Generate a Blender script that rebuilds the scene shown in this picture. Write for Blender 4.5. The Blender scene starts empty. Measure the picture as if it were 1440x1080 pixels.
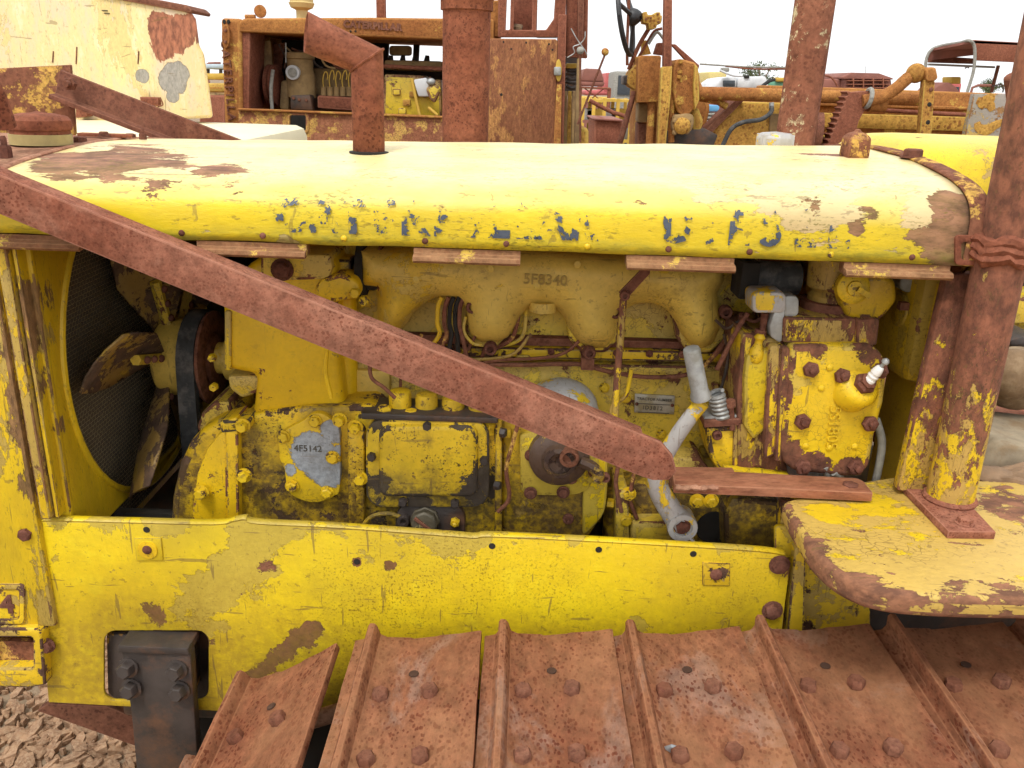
import bpy, bmesh, math, random
from mathutils import Vector, Matrix, noise as mnoise
random.seed(7)
SC = bpy.context.scene
COL = SC.collection
rad = math.radians

# ---------------------------------------------------------------- camera
CAM_Z, PITCH, ROLL, FPX = 1.6, rad(19.3), rad(1.9), 1200.0
cp, sp, cr, sr = math.cos(PITCH), math.sin(PITCH), math.cos(ROLL), math.sin(ROLL)
C0 = Vector((0, 0, CAM_Z))
FW = Vector((0, cp, -sp)); R0 = Vector((1, 0, 0)); U0 = Vector((0, sp, cp))
RT = R0 * cr + U0 * sr
UP = U0 * cr - R0 * sr
cam = bpy.data.cameras.new('camera'); camo = bpy.data.objects.new('camera', cam); COL.objects.link(camo)
m = Matrix((RT, UP, -FW)).transposed().to_4x4(); m.translation = C0
camo.matrix_world = m
cam.sensor_width = 36.0; cam.lens = 36.0 * FPX / 1440.0
cam.clip_start = 0.02; cam.clip_end = 5000
SC.camera = camo

# ---------------------------------------------------------------- sky, sun, exposure
W = bpy.data.worlds.new('World'); SC.world = W; W.use_nodes = True
nt = W.node_tree; nt.nodes.clear()
out = nt.nodes.new('ShaderNodeOutputWorld'); bg = nt.nodes.new('ShaderNodeBackground')
sky = nt.nodes.new('ShaderNodeTexSky'); sky.sky_type = 'NISHITA'; sky.sun_disc = False
SUN_EL, SUN_AZ = rad(58), rad(205)      # azimuth clockwise from +Y
sky.sun_elevation = SUN_EL; sky.sun_rotation = SUN_AZ; sky.dust_density = 6.0; sky.ozone_density = 0.6
hs = nt.nodes.new('ShaderNodeHueSaturation'); hs.inputs['Saturation'].default_value = 0.25
mx = nt.nodes.new('ShaderNodeMixRGB'); mx.inputs[0].default_value = 0.8      # closed white cloud over the clear sky
mx.inputs[2].default_value = (10.6, 10.8, 11.0, 1)
nt.links.new(sky.outputs[0], hs.inputs['Color']); nt.links.new(hs.outputs[0], mx.inputs[1])
nt.links.new(mx.outputs[0], bg.inputs[0]); bg.inputs[1].default_value = 0.10
nt.links.new(bg.outputs[0], out.inputs[0])
sl = bpy.data.lights.new('sun', 'SUN'); sl.energy = 1.5; sl.angle = rad(14); sl.color = (1, .96, .9)
so = bpy.data.objects.new('sun', sl); COL.objects.link(so)
so.rotation_euler = (rad(90) - SUN_EL, 0, -SUN_AZ + math.pi)
so.location = (0, -3, 8)
SC.view_settings.view_transform = 'Standard'; SC.view_settings.look = 'None'
SC.cycles.use_adaptive_sampling = True; SC.cycles.adaptive_threshold = .025; SC.cycles.adaptive_min_samples = 12
SC.cycles.max_bounces = 5; SC.cycles.diffuse_bounces = 3; SC.cycles.glossy_bounces = 2; SC.cycles.transparent_max_bounces = 6
SC.view_settings.gamma = 1; SC.view_settings.exposure = 0.52

# ---------------------------------------------------------------- measuring: pixel of the photograph + a known plane -> metres
def ray(px, py):
    return FW * FPX + RT * (px - 720) - UP * (py - 540)
def P(px, py, Y):
    d = ray(px, py); return C0 + d * (Y / d.y)
def PZ(px, py, z):
    d = ray(px, py); return C0 + d * ((z - CAM_Z) / d.z)
def PX(px, py, x):
    d = ray(px, py); return C0 + d * (x / d.x)
def pp(pts, Y):
    return [P(a, b, Y) for a, b in pts]
def mpp(px, py, Y):            # metres per pixel there
    v = P(px, py, Y) - C0
    return v.dot(FW) / FPX

# ---------------------------------------------------------------- mesh builder
def cr_path(pts, n=6):
    pts = [Vector(p) for p in pts]
    if len(pts) < 3: return pts
    o = []
    q = [2 * pts[0] - pts[1]] + pts + [2 * pts[-1] - pts[-2]]
    for i in range(1, len(q) - 2):
        a, b, c, d = q[i - 1:i + 3]
        for k in range(n):
            t = k / n
            o.append(.5 * ((2 * b) + (c - a) * t + (2 * a - 5 * b + 4 * c - d) * t * t + (3 * b - a - 3 * c + d) * t ** 3))
    o.append(pts[-1]); return o

def frame(ax):
    ax = Vector(ax).normalized()
    h = Vector((0, 0, 1)) if abs(ax.z) < .9 else Vector((1, 0, 0))
    u = ax.cross(h).normalized(); v = ax.cross(u).normalized()
    return u, v, ax

class MB:
    def __init__(s): s.bm = bmesh.new()
    def face(s, pts):
        vs = [s.bm.verts.new(p) for p in pts]; return s.bm.faces.new(vs)
    def prism(s, pts, d, holes=()):
        d = Vector(d); bm = s.bm
        if not holes:
            a = [bm.verts.new(p) for p in pts]; b = [bm.verts.new(Vector(p) + d) for p in pts]
            n = len(a)
            bm.faces.new(a); bm.faces.new(b[::-1])
            for i in range(n): bm.faces.new((a[i], b[i], b[(i + 1) % n], a[(i + 1) % n]))
        else:
            ed = []
            for loop in [pts] + list(holes):
                vs = [bm.verts.new(p) for p in loop]
                for i in range(len(vs)): ed.append(bm.edges.new((vs[i], vs[(i + 1) % len(vs)])))
            r = bmesh.ops.triangle_fill(bm, edges=ed, use_beauty=True)
            fs = [g for g in r['geom'] if isinstance(g, bmesh.types.BMFace)]
            e = bmesh.ops.extrude_face_region(bm, geom=fs)
            vs = [g for g in e['geom'] if isinstance(g, bmesh.types.BMVert)]
            bmesh.ops.translate(bm, verts=vs, vec=d)
        return s
    def box(s, c, size, M=None):
        c = Vector(c); x, y, z = [k / 2 for k in size]
        p = [Vector((a * x, b * y, e * z)) for e in (-1, 1) for a, b in ((-1, -1), (1, -1), (1, 1), (-1, 1))]
        if M is not None: p = [M @ k for k in p]
        v = [s.bm.verts.new(c + k) for k in p]
        for f in ((3, 2, 1, 0), (4, 5, 6, 7), (0, 1, 5, 4), (1, 2, 6, 5), (2, 3, 7, 6), (3, 0, 4, 7)):
            s.bm.faces.new([v[i] for i in f])
        return s
    def lathe(s, o, ax, prof, seg=24):
        o = Vector(o); u, v, w = frame(ax); rings = []
        for r, h in prof:
            if r < 1e-6: rings.append([s.bm.verts.new(o + w * h)])
            else: rings.append([s.bm.verts.new(o + w * h + (u * math.cos(t) + v * math.sin(t)) * r) for t in [2 * math.pi * k / seg for k in range(seg)]])
        for a, b in zip(rings, rings[1:]):
            for k in range(seg):
                j = (k + 1) % seg
                if len(a) == 1 and len(b) == 1: continue
                if len(a) == 1: s.bm.faces.new((a[0], b[k], b[j]))
                elif len(b) == 1: s.bm.faces.new((a[k], b[0], a[j]))
                else: s.bm.faces.new((a[k], b[k], b[j], a[j]))
        for rg in (rings[0], rings[-1]):
            if len(rg) > 1: s.bm.faces.new(rg)
        return s
    def cyl(s, p0, p1, r0, r1=None, seg=20):
        p0, p1 = Vector(p0), Vector(p1); r1 = r0 if r1 is None else r1
        return s.lathe(p0, p1 - p0, [(r0, 0), (r1, (p1 - p0).length)], seg)
    def hexa(s, o, ax, r, h): return s.lathe(o, ax, [(r, 0), (r, h * .8), (r * .8, h)], 6)
    def tube(s, pts, r, seg=8, smooth=6, flat=None):
        path = cr_path(pts, smooth) if smooth else [Vector(p) for p in pts]
        n = len(path); u = None; rings = []
        for i, p in enumerate(path):
            t = (path[min(i + 1, n - 1)] - path[max(i - 1, 0)]).normalized()
            if u is None: u = frame(t)[0]
            u = (u - t * u.dot(t)).normalized(); v = t.cross(u)
            rr = r(i / (n - 1)) if callable(r) else r
            rings.append([s.bm.verts.new(p + (u * math.cos(k * 2 * math.pi / seg) + v * math.sin(k * 2 * math.pi / seg)) * rr) for k in range(seg)])
        for a, b in zip(rings, rings[1:]):
            for k in range(seg): s.bm.faces.new((a[k], a[(k + 1) % seg], b[(k + 1) % seg], b[k]))
        s.bm.faces.new(rings[0][::-1]); s.bm.faces.new(rings[-1])
        return s
    def ball(s, c, r, sc=(1, 1, 1), seg=16):
        c = Vector(c)
        M = Matrix.Translation(c) @ Matrix.Diagonal((r * sc[0], r * sc[1], r * sc[2], 1))
        bmesh.ops.create_uvsphere(s.bm, u_segments=seg, v_segments=seg // 2, radius=1, matrix=M); return s
    def grid(s, rows):
        vs = [[s.bm.verts.new(p) for p in r] for r in rows]
        for a, b in zip(vs, vs[1:]):
            for k in range(len(a) - 1): s.bm.faces.new((a[k], a[k + 1], b[k + 1], b[k]))
        return s
    def rough(s, amp, freq=20, seed=0):
        for v in s.bm.verts:
            v.co += Vector(mnoise.noise_vector(v.co * freq + Vector((seed, seed, seed)))) * amp
        return s
    def out(s, name, mat, parent=None, bevel=0, seg=2, ang=40, sub=0, bang=30, solid=0, thing=None):
        bm = s.bm
        bmesh.ops.remove_doubles(bm, verts=bm.verts, dist=1e-6)
        bmesh.ops.recalc_face_normals(bm, faces=bm.faces)
        if sub: bmesh.ops.subdivide_edges(bm, edges=bm.edges, cuts=sub, use_grid_fill=True)
        if bevel:
            ed = [e for e in bm.edges if len(e.link_faces) == 2 and e.calc_face_angle(0) > rad(bang)]
            ly = bm.faces.layers.float.new('edge')
            res = bmesh.ops.bevel(bm, geom=ed, offset=bevel, segments=seg, profile=.5, affect='EDGES', clamp_overlap=True)
            for f_ in res['faces']: f_[ly] = 1.
        me = bpy.data.meshes.new(name); bm.to_mesh(me); bm.free()
        me.materials.append(mat); me.shade_smooth(); me.set_sharp_from_angle(angle=rad(ang))
        o = bpy.data.objects.new(name, me); COL.objects.link(o)
        if solid:
            md = o.modifiers.new('solid', 'SOLIDIFY'); md.thickness = solid; md.offset = -1
        if parent is not None: attach(o, parent)
        return o

def attach(o, parent):
    o.parent = parent; o.matrix_parent_inverse = PINV[parent.name] if parent.name in PINV else Matrix.Identity(4)
PINV = {}
def thing(name, loc, label, cat, group=None):
    o = bpy.data.objects.new(name, None); COL.objects.link(o); o.location = loc; o.empty_display_size = .2
    PINV[o.name] = Matrix.Translation(-Vector(loc))
    return tag(o, label, cat, group)
def tag(o, label=None, cat=None, group=None, kind=None):
    if label: o['label'] = label
    if cat: o['category'] = cat
    if group: o['group'] = group
    if kind: o['kind'] = kind
    return o
def struct(o, kind='structure'):
    o['kind'] = kind; return o

_bolts = {}
def bolt(parent, p, ax, r, h, mat, name='bolt', kind='hex'):
    key = (round(r, 4), round(h, 4), mat.name, kind, name)
    if key not in _bolts:
        b = MB()
        if kind == 'hex': b.lathe((0, 0, 0), (0, 0, 1), [(r * 1.35, 0), (r * 1.35, h * .18), (r, h * .18)], 16); b.hexa((0, 0, h * .15), (0, 0, 1), r * 1.05, h * .85)
        elif kind == 'plain': b.hexa((0, 0, 0), (0, 0, 1), r, h)
        elif kind == 'stud': b.hexa((0, 0, 0), (0, 0, 1), r, h * .6); b.lathe((0, 0, h * .55), (0, 0, 1), [(r * .5, 0), (r * .48, h * .4), (r * .3, h * .5), (0, h * .5)], 12)
        elif kind == 'rivet': b.lathe((0, 0, 0), (0, 0, 1), [(r, 0), (r * .9, h * .5), (r * .5, h * .9), (0, h)], 12)
        elif kind == 'socket': b.lathe((0, 0, 0), (0, 0, 1), [(r, 0), (r, h * .7), (r * .85, h), (r * .5, h), (r * .45, h * .55), (0, h * .5)], 14)
        o = b.out(name, mat); _bolts[key] = o.data
        bpy.data.objects.remove(o)
    o = bpy.data.objects.new(name, _bolts[key]); COL.objects.link(o)
    q = Vector((0, 0, 1)).rotation_difference(Vector(ax).normalized()).to_matrix()
    q = q @ Matrix.Rotation(random.uniform(0, 1), 3, 'Z')
    M = q.to_4x4(); M.translation = Vector(p); o.matrix_basis = M
    attach(o, parent)
    return o
TOCAM = Vector((0, -1, 0))
def bolts(parent, pts, Y, rpx, mat, kind='hex', hr=.9, ax=TOCAM):
    for (a, b) in pts:
        r = rpx * mpp(a, b, Y); bolt(parent, P(a, b, Y), ax, r, r * hr, mat, 'bolt', kind)

def text_mb(body, size, extrude=.001, font_bold=.0, space=1.0):
    cu = bpy.data.curves.new('t', 'FONT'); cu.body = body; cu.size = size; cu.extrude = extrude; cu.offset = font_bold
    cu.align_x = 'CENTER'; cu.align_y = 'CENTER'; cu.space_character = space; cu.resolution_u = 3
    o = bpy.data.objects.new('t', cu); COL.objects.link(o)
    dg = bpy.context.evaluated_depsgraph_get(); me = bpy.data.meshes.new_from_object(o.evaluated_get(dg))
    bpy.data.objects.remove(o)
    b = MB(); b.bm.from_mesh(me); bpy.data.meshes.remove(me)
    return b
def text(parent, body, p, right, up, size, mat, name='lettering', extrude=.001, bold=0., space=1.0):
    b = text_mb(body, size, extrude, bold, space)
    r = Vector(right).normalized(); n = r.cross(Vector(up)).normalized(); u = n.cross(r)
    M = Matrix((r, u, n)).transposed().to_4x4(); M.translation = Vector(p)
    b.bm.transform(M)
    return b.out(name, mat, parent)

def rrect(x0, y0, x1, y1, r, n=4):
    o = []
    for cx, cy, a in ((x1 - r, y0 + r, -90), (x1 - r, y1 - r, 0), (x0 + r, y1 - r, 90), (x0 + r, y0 + r, 180)):
        for k in range(n + 1):
            t = rad(a + 90 * k / n); o.append((cx + r * math.cos(t), cy + r * math.sin(t)))
    return o
def ell(cx, cy, rx, ry, n=24, a0=0, a1=360):
    full = abs(a1 - a0) >= 360
    return [(cx + rx * math.cos(t), cy + ry * math.sin(t)) for t in [rad(a0 + (a1 - a0) * k / (n if full else n - 1)) for k in range(n)]]
def smooth2(pts, n=4):
    return [(v.x, v.y) for v in cr_path([Vector((a, b, 0)) for a, b in pts], n)]

# ---------------------------------------------------------------- materials
class NT:
    def __init__(s, name):
        s.m = bpy.data.materials.new(name); s.m.use_nodes = True; s.t = s.m.node_tree; s.t.nodes.clear()
        s.o = s.t.nodes.new('ShaderNodeOutputMaterial'); s.b = s.t.nodes.new('ShaderNodeBsdfPrincipled')
        s.t.links.new(s.b.outputs[0], s.o.inputs[0])
    def n(s, ty, **kw):
        k = s.t.nodes.new(ty)
        for a, v in kw.items(): setattr(k, a, v)
        return k
    def put(s, i, v):
        if hasattr(v, 'is_linked') or isinstance(v, bpy.types.NodeSocket): s.t.links.new(v, i)
        elif isinstance(v, (tuple, list)) and len(v) == 3 and i.type == 'RGBA': i.default_value = (*v, 1)
        else: i.default_value = v
    def coord(s, scale=(1, 1, 1), off=(0, 0, 0), rnd=False):
        tc = s.n('ShaderNodeTexCoord'); mp = s.n('ShaderNodeMapping')
        mp.inputs['Scale'].default_value = scale; mp.inputs['Location'].default_value = off
        s.put(mp.inputs[0], tc.outputs['Object'])
        if rnd:
            oi = s.n('ShaderNodeObjectInfo'); v = s.n('ShaderNodeVectorMath', operation='ADD'); ml = s.n('ShaderNodeMath', operation='MULTIPLY')
            s.put(ml.inputs[0], oi.outputs['Random']); ml.inputs[1].default_value = 37.0
            s.put(v.inputs[0], mp.outputs[0]); s.put(v.inputs[1], ml.outputs[0]); return v.outputs[0]
        return mp.outputs[0]
    def noise(s, vec, scale, detail=6, rough=.6, dist=0.):
        k = s.n('ShaderNodeTexNoise'); s.put(k.inputs['Vector'], vec)
        k.inputs['Scale'].default_value = scale; k.inputs['Detail'].default_value = detail
        k.inputs['Roughness'].default_value = rough; k.inputs['Distortion'].default_value = dist
        return k.outputs[0]
    def vor(s, vec, scale, feat='F1'):
        k = s.n('ShaderNodeTexVoronoi', feature=feat); s.put(k.inputs['Vector'], vec); k.inputs['Scale'].default_value = scale
        return k.outputs['Distance']
    def mth(s, op, a, b=0., c=None):
        k = s.n('ShaderNodeMath', operation=op); s.put(k.inputs[0], a); s.put(k.inputs[1], b)
        if c is not None: s.put(k.inputs[2], c)
        return k.outputs[0]
    def step(s, v, lo, hi, a=0., b=1.):
        k = s.n('ShaderNodeMapRange'); k.clamp = True
        for i, x in enumerate((v, lo, hi, a, b)): s.put(k.inputs[i], x)
        return k.outputs[0]
    def mix(s, f, a, b, mode='MIX'):
        k = s.n('ShaderNodeMixRGB', blend_type=mode); s.put(k.inputs[0], f); s.put(k.inputs[1], a); s.put(k.inputs[2], b); return k.outputs[0]
    def dist(s, vec, c):
        k = s.n('ShaderNodeVectorMath', operation='DISTANCE'); s.put(k.inputs[0], vec); k.inputs[1].default_value = c; return k.outputs['Value']
    def sep(s, vec):
        k = s.n('ShaderNodeSeparateXYZ'); s.put(k.inputs[0], vec); return k.outputs
    def fin(s, col, rough, bump=None, bd=.002, bs=.6, metal=0., spec=None, coat=0.):
        s.put(s.b.inputs['Base Color'], col); s.put(s.b.inputs['Roughness'], rough); s.put(s.b.inputs['Metallic'], metal)
        if spec is not None: s.put(s.b.inputs['Specular IOR Level'], spec)
        if coat: s.b.inputs['Coat Weight'].default_value = coat; s.b.inputs['Coat Roughness'].default_value = .3
        if bump is not None:
            k = s.n('ShaderNodeBump'); k.inputs['Distance'].default_value = bd; k.inputs['Strength'].default_value = bs
            s.put(k.inputs['Height'], bump); s.put(s.b.inputs['Normal'], k.outputs[0])
        return s.m

def sc3(c, k): return tuple(x * k for x in c)
FRESH = (.76, .52, .009); OLD = (.50, .345, .07); RUST = (.17, .062, .035); DRUST = (.075, .030, .022)
CREAM = (.66, .50, .20); BARE = (.38, .39, .40)

def paint(name, fresh=FRESH, old=OLD, rust=RUST, tf=.47, tr=.36, scale=9., seed=0., patches=(), grime=.35, gscale=5., gcol=(.10, .065, .025),
          rough=.42, line=.010, stretch=(1, 1, 1), crack=0., cscale=55., speck=.35, rnd=False, bd=.0016, spec=.5, gradz=None, amp=.27, fade=None, third=BARE, blow=0., top_highlight=None, cast=.0, wear=.085, oil=0., stain=None, scratch=.5):
    s = NT(name)
    raw = s.coord()
    v = s.coord(scale=stretch, off=(seed * 1.7, seed * 2.3, seed * .9), rnd=rnd)
    n1 = s.noise(v, scale, 7, .73, .3); n2 = s.noise(v, scale * 1.7, 7, .74, .25); fine = s.noise(v, 130, 2, .65); low = s.noise(v, 2.6, 1, .5)
    f, r, k3 = n1, n2, None
    ea = s.n('ShaderNodeAttribute', attribute_name='edge')
    r = s.mth('SUBTRACT', r, s.mth('MULTIPLY', ea.outputs['Fac'], wear)); f = s.mth('SUBTRACT', f, s.mth('MULTIPLY', ea.outputs['Fac'], wear))
    for (c, R, layer) in patches:
        b = s.step(s.dist(raw, c), 0., R, .55 if layer == 'third' else amp, 0.)
        if layer == 'rust': r = s.mth('SUBTRACT', r, b)
        elif layer == 'old': f = s.mth('SUBTRACT', f, b)
        elif layer == 'fresh': f = s.mth('ADD', f, b); r = s.mth('ADD', r, b)
        elif layer == 'third': k3 = b if k3 is None else s.mth('MAXIMUM', k3, b)
    if gradz:                       # (z0, z1, amount): more rust towards z1
        z = s.sep(raw)[2]; r = s.mth('SUBTRACT', r, s.step(z, gradz[0], gradz[1], 0., gradz[2]))
    if fade:                        # (axis, v0, v1): chalked old coat towards v1
        z = s.sep(raw)[fade[0]]; f = s.mth('SUBTRACT', f, s.step(z, fade[1], fade[2], 0., fade[3]))
    mf = s.step(f, tf - .006, tf + .006); mr = s.step(r, tr - .007, tr + .007)
    lf = s.step(s.mth('ABSOLUTE', s.mth('SUBTRACT', f, tf)), 0., line, 1., 0.)
    lr = s.step(s.mth('ABSOLUTE', s.mth('SUBTRACT', r, tr)), 0., line * .8, 1., 0.)
    fr = s.mix(s.step(low, .35, .65), fresh, (fresh[0] * .93, fresh[1] * .86, fresh[2]))
    fr = s.mix(s.step(fine, .35, .7, 0., .3), fr, sc3(fresh, .72))
    med = s.noise(v, 11, 4, .7)
    fr = s.mix(s.step(med, .46, .68, 0., .55), fr, (fresh[0] * .80, fresh[1] * .74, fresh[2] * 1.6))
    fr = s.mix(s.step(med, .30, .42, .45, 0.), fr, (min(1, fresh[0] * 1.06), min(1, fresh[1] * 1.16), fresh[2] * 2.2))
    ol = s.mix(s.step(fine, .3, .7, 0., .6), old, sc3(old, .72)); ol = s.mix(s.step(low, .4, .6, 0., .5), ol, (old[0] * .93, old[1] * .90, old[2] * 1.05))
    ru = s.mix(s.step(s.noise(v, 45, 4, .7), .38, .62), sc3(rust, .58), (rust[0] * 1.35, rust[1] * 1.4, rust[2] * 1.3))
    pt = s.mix(mf, ol, fr)
    pt = s.mix(s.mth('MULTIPLY', lf, .55), pt, (.13, .075, .02))
    if top_highlight:                      # top highlight painted in, mottled cream above a height: (z0, z1, colour)
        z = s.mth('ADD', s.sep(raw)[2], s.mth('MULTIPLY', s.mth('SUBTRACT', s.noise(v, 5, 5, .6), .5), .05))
        pt = s.mix(s.step(z, top_highlight[0], top_highlight[1], 0., s.step(s.noise(v, 14, 6, .72), .34, .60, 1., .72)), pt, top_highlight[2])
    cr_ = None
    if crack:
        wv = s.n('ShaderNodeVectorMath', operation='ADD'); s.put(wv.inputs[0], v)
        nn = s.n('ShaderNodeTexNoise'); s.put(nn.inputs['Vector'], v); nn.inputs['Scale'].default_value = 30
        sc_ = s.n('ShaderNodeVectorMath', operation='SCALE'); s.put(sc_.inputs[0], nn.outputs[1]); sc_.inputs['Scale'].default_value = .03
        s.put(wv.inputs[1], sc_.outputs[0])
        vd = s.vor(wv.outputs[0], cscale * 1.5, 'DISTANCE_TO_EDGE')
        cr_ = s.mth('MULTIPLY', s.step(vd, .0, .05, 1., 0.), s.step(s.noise(v, 16, 4, .6), .48, .60, 0., crack))
        pt = s.mix(cr_, pt, (.09, .045, .015))
    col = s.mix(mr, ru, pt)
    col = s.mix(s.mth('MULTIPLY', lr, .5), col, (.06, .03, .015))
    k3m = None
    if k3 is not None:
        k3s = s.mth('ADD', k3, s.mth('MULTIPLY', s.mth('SUBTRACT', n2, .5), .55))
        k3m = s.step(k3s, .19, .205)
        col = s.mix(k3m, col, s.mix(s.step(fine, .35, .65), third, sc3(third, .7)))
        col = s.mix(s.step(s.mth('ABSOLUTE', s.mth('SUBTRACT', k3s, .2)), 0., .02, .6, 0.), col, (.07, .045, .02))
    g = s.mth('MULTIPLY', s.step(s.noise(v, gscale, 5, .68), .44, .72), grime)
    col = s.mix(g, col, s.mix(.72, col, gcol, 'MIX'))
    if stain:                       # weathering stain along an edge: (z0, z1, colour, amount), strongest at z0
        z = s.mth('ADD', s.sep(raw)[2], s.mth('MULTIPLY', s.mth('SUBTRACT', s.noise(v, 17, 6, .72), .5), abs(stain[1] - stain[0]) * 2.2))
        col = s.mix(s.mth('MULTIPLY', s.step(z, stain[0], stain[1], stain[3], 0.), s.step(s.noise(v, 60, 4, .7), .36, .58, .25, 1.)), col, stain[2])
    if oil:
        om = s.mth('MULTIPLY', s.step(s.noise(v, gscale * .7, 6, .7, .4), .53, .64), oil)
        col = s.mix(om, col, (.030, .021, .012))
    sp_ = s.mth('MULTIPLY', s.step(s.noise(v, 70, 3, .75), .60, .66), speck)
    col = s.mix(sp_, col, (.10, .055, .02))
    pep = s.mth('MULTIPLY', s.step(s.noise(v, 230, 2, .6), .55, .62), s.mth('MULTIPLY', s.step(s.noise(v, gscale * 1.3, 4, .65), .50, .66), speck * 1.5))
    col = s.mix(pep, col, (gcol[0] * .7, gcol[1] * .6, gcol[2] * .5))
    scv = s.n('ShaderNodeMapping'); s.put(scv.inputs[0], v); scv.inputs['Rotation'].default_value = (.4, .9, .3); scv.inputs['Scale'].default_value = (6, 60, 60)
    scr = s.mth('MULTIPLY', s.step(s.noise(scv.outputs[0], 1.6, 3, .5, .4), .668, .69), scratch)
    col = s.mix(scr, col, (.16, .10, .03))
    scv2 = s.n('ShaderNodeMapping'); s.put(scv2.inputs[0], v); scv2.inputs['Rotation'].default_value = (.2, -.6, .1); scv2.inputs['Scale'].default_value = (90, 40, 9)
    col = s.mix(s.mth('MULTIPLY', s.step(s.noise(scv2.outputs[0], 1.2, 3, .5, .5), .685, .70), scratch), col, (.14, .085, .03))
    if blow: col = s.mix(blow, col, CREAM)
    h = s.mth('ADD', s.mth('MULTIPLY', s.noise(v, 95, 4, .72), .62), s.mth('ADD', s.mth('MULTIPLY', mr, .55), s.mth('MULTIPLY', mf, .3)))
    if cast: h = s.mth('ADD', h, s.mth('MULTIPLY', s.noise(v, 42, 3, .6), cast))
    rg = s.step(mr, 0., 1., .88, rough)
    rg = s.mth('ADD', rg, s.mth('MULTIPLY', g, .4))
    return s.fin(col, rg, h, bd, .8, spec=spec)

def rusty(name, a=(.26, .105, .06), b=(.36, .17, .10), dark=(.11, .038, .025), sp=.5, spscale=110., low=5., seed=0., rough=.85, stretch=(1, 1, 1), rnd=False, bd=.0012, paintc=None, tp=.62, pscale=14., dust=None, spec=.12, grey=0.):
    s = NT(name); v = s.coord(scale=stretch, off=(seed, seed * 1.3, seed * .7), rnd=rnd)
    n1 = s.noise(v, low, 5, .6, .3); n2 = s.noise(v, spscale, 3, .7); n3 = s.noise(v, 22, 5, .68)
    col = s.mix(s.step(n1, .36, .64), a, b)
    col = s.mix(s.step(n3, .45, .68, 0., .40), col, sc3(a, .66))
    col = s.mix(s.step(n3, .30, .42, .45, 0.), col, (b[0] * 1.15, b[1] * 1.25, b[2] * 1.3))
    dv = s.n('ShaderNodeVectorMath', operation='ADD'); s.put(dv.inputs[0], v); dn = s.n('ShaderNodeTexNoise'); s.put(dn.inputs['Vector'], v); dn.inputs['Scale'].default_value = spscale * .7; dn.inputs['Detail'].default_value = 2
    ds = s.n('ShaderNodeVectorMath', operation='SCALE'); s.put(ds.inputs[0], dn.outputs[1]); ds.inputs['Scale'].default_value = .9 / spscale; s.put(dv.inputs[1], ds.outputs[0])
    m = s.mth('MULTIPLY', s.step(s.mth('ADD', s.vor(dv.outputs[0], spscale), s.mth('MULTIPLY', s.noise(v, spscale * .35, 2, .5), -.75)), -.09, .0, 1., 0.), sp)
    if grey: col = s.mix(s.step(s.noise(v, 7, 6, .7, .5), .55, .63, 0., grey), col, (.27, .20, .165)); col = s.mix(s.step(s.noise(v, 4.3, 5, .65), .54, .66, 0., grey), col, (.19, .075, .035))
    m = s.mth('MULTIPLY', m, s.step(s.noise(v, low * 2.2, 3, .5), .36, .6, .35, 1.))
    col = s.mix(m, col, dark)
    if paintc:
        pn = s.noise(v, pscale, 9, .7); pm = s.step(pn, tp, tp + .03)
        col = s.mix(s.mth('MULTIPLY', pm, s.step(n2, .5, .56, 1., .25)), col, paintc)
    mo_ = s.step(s.noise(v, 62, 4, .78), .34, .68, 1.28, .66); cb_ = s.n('ShaderNodeCombineColor'); [s.put(cb_.inputs[i_], mo_) for i_ in range(3)]
    col = s.mix(1., col, cb_.outputs[0], 'MULTIPLY')
    ea = s.n('ShaderNodeAttribute', attribute_name='edge')
    col = s.mix(s.mth('MULTIPLY', ea.outputs['Fac'], s.step(n3, .35, .6, .15, .5)), col, (min(.6, b[0] * 1.35), b[1] * 1.45, b[2] * 1.5))
    if dust:
        ge = s.n('ShaderNodeNewGeometry'); nz = s.sep(ge.outputs['Normal'])[2]
        dm = s.mth('MULTIPLY', s.step(nz, .4, .9), s.step(s.noise(v, 9, 6, .6), .42, .62, 0., dust[3]))
        col = s.mix(dm, col, dust[:3])
    h = s.noise(v, 150, 4, .75)
    return s.fin(col, rough, h, bd, .9, spec=spec)

def plain(name, c, rough=.6, metal=0., var=.25, scale=30., bd=.0006, rnd=False, spec=.5, dirt=None):
    s = NT(name); v = s.coord(rnd=rnd)
    n = s.noise(v, scale, 7, .65)
    col = s.mix(s.step(n, .35, .68), c, sc3(c, 1 - var))
    if dirt: col = s.mix(s.step(s.noise(v, scale * .4, 6, .7), .48, .62, 0., .8), col, dirt)
    return s.fin(col, rough, s.noise(v, 220, 4, .7), bd, .7, metal, spec=spec)

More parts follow.
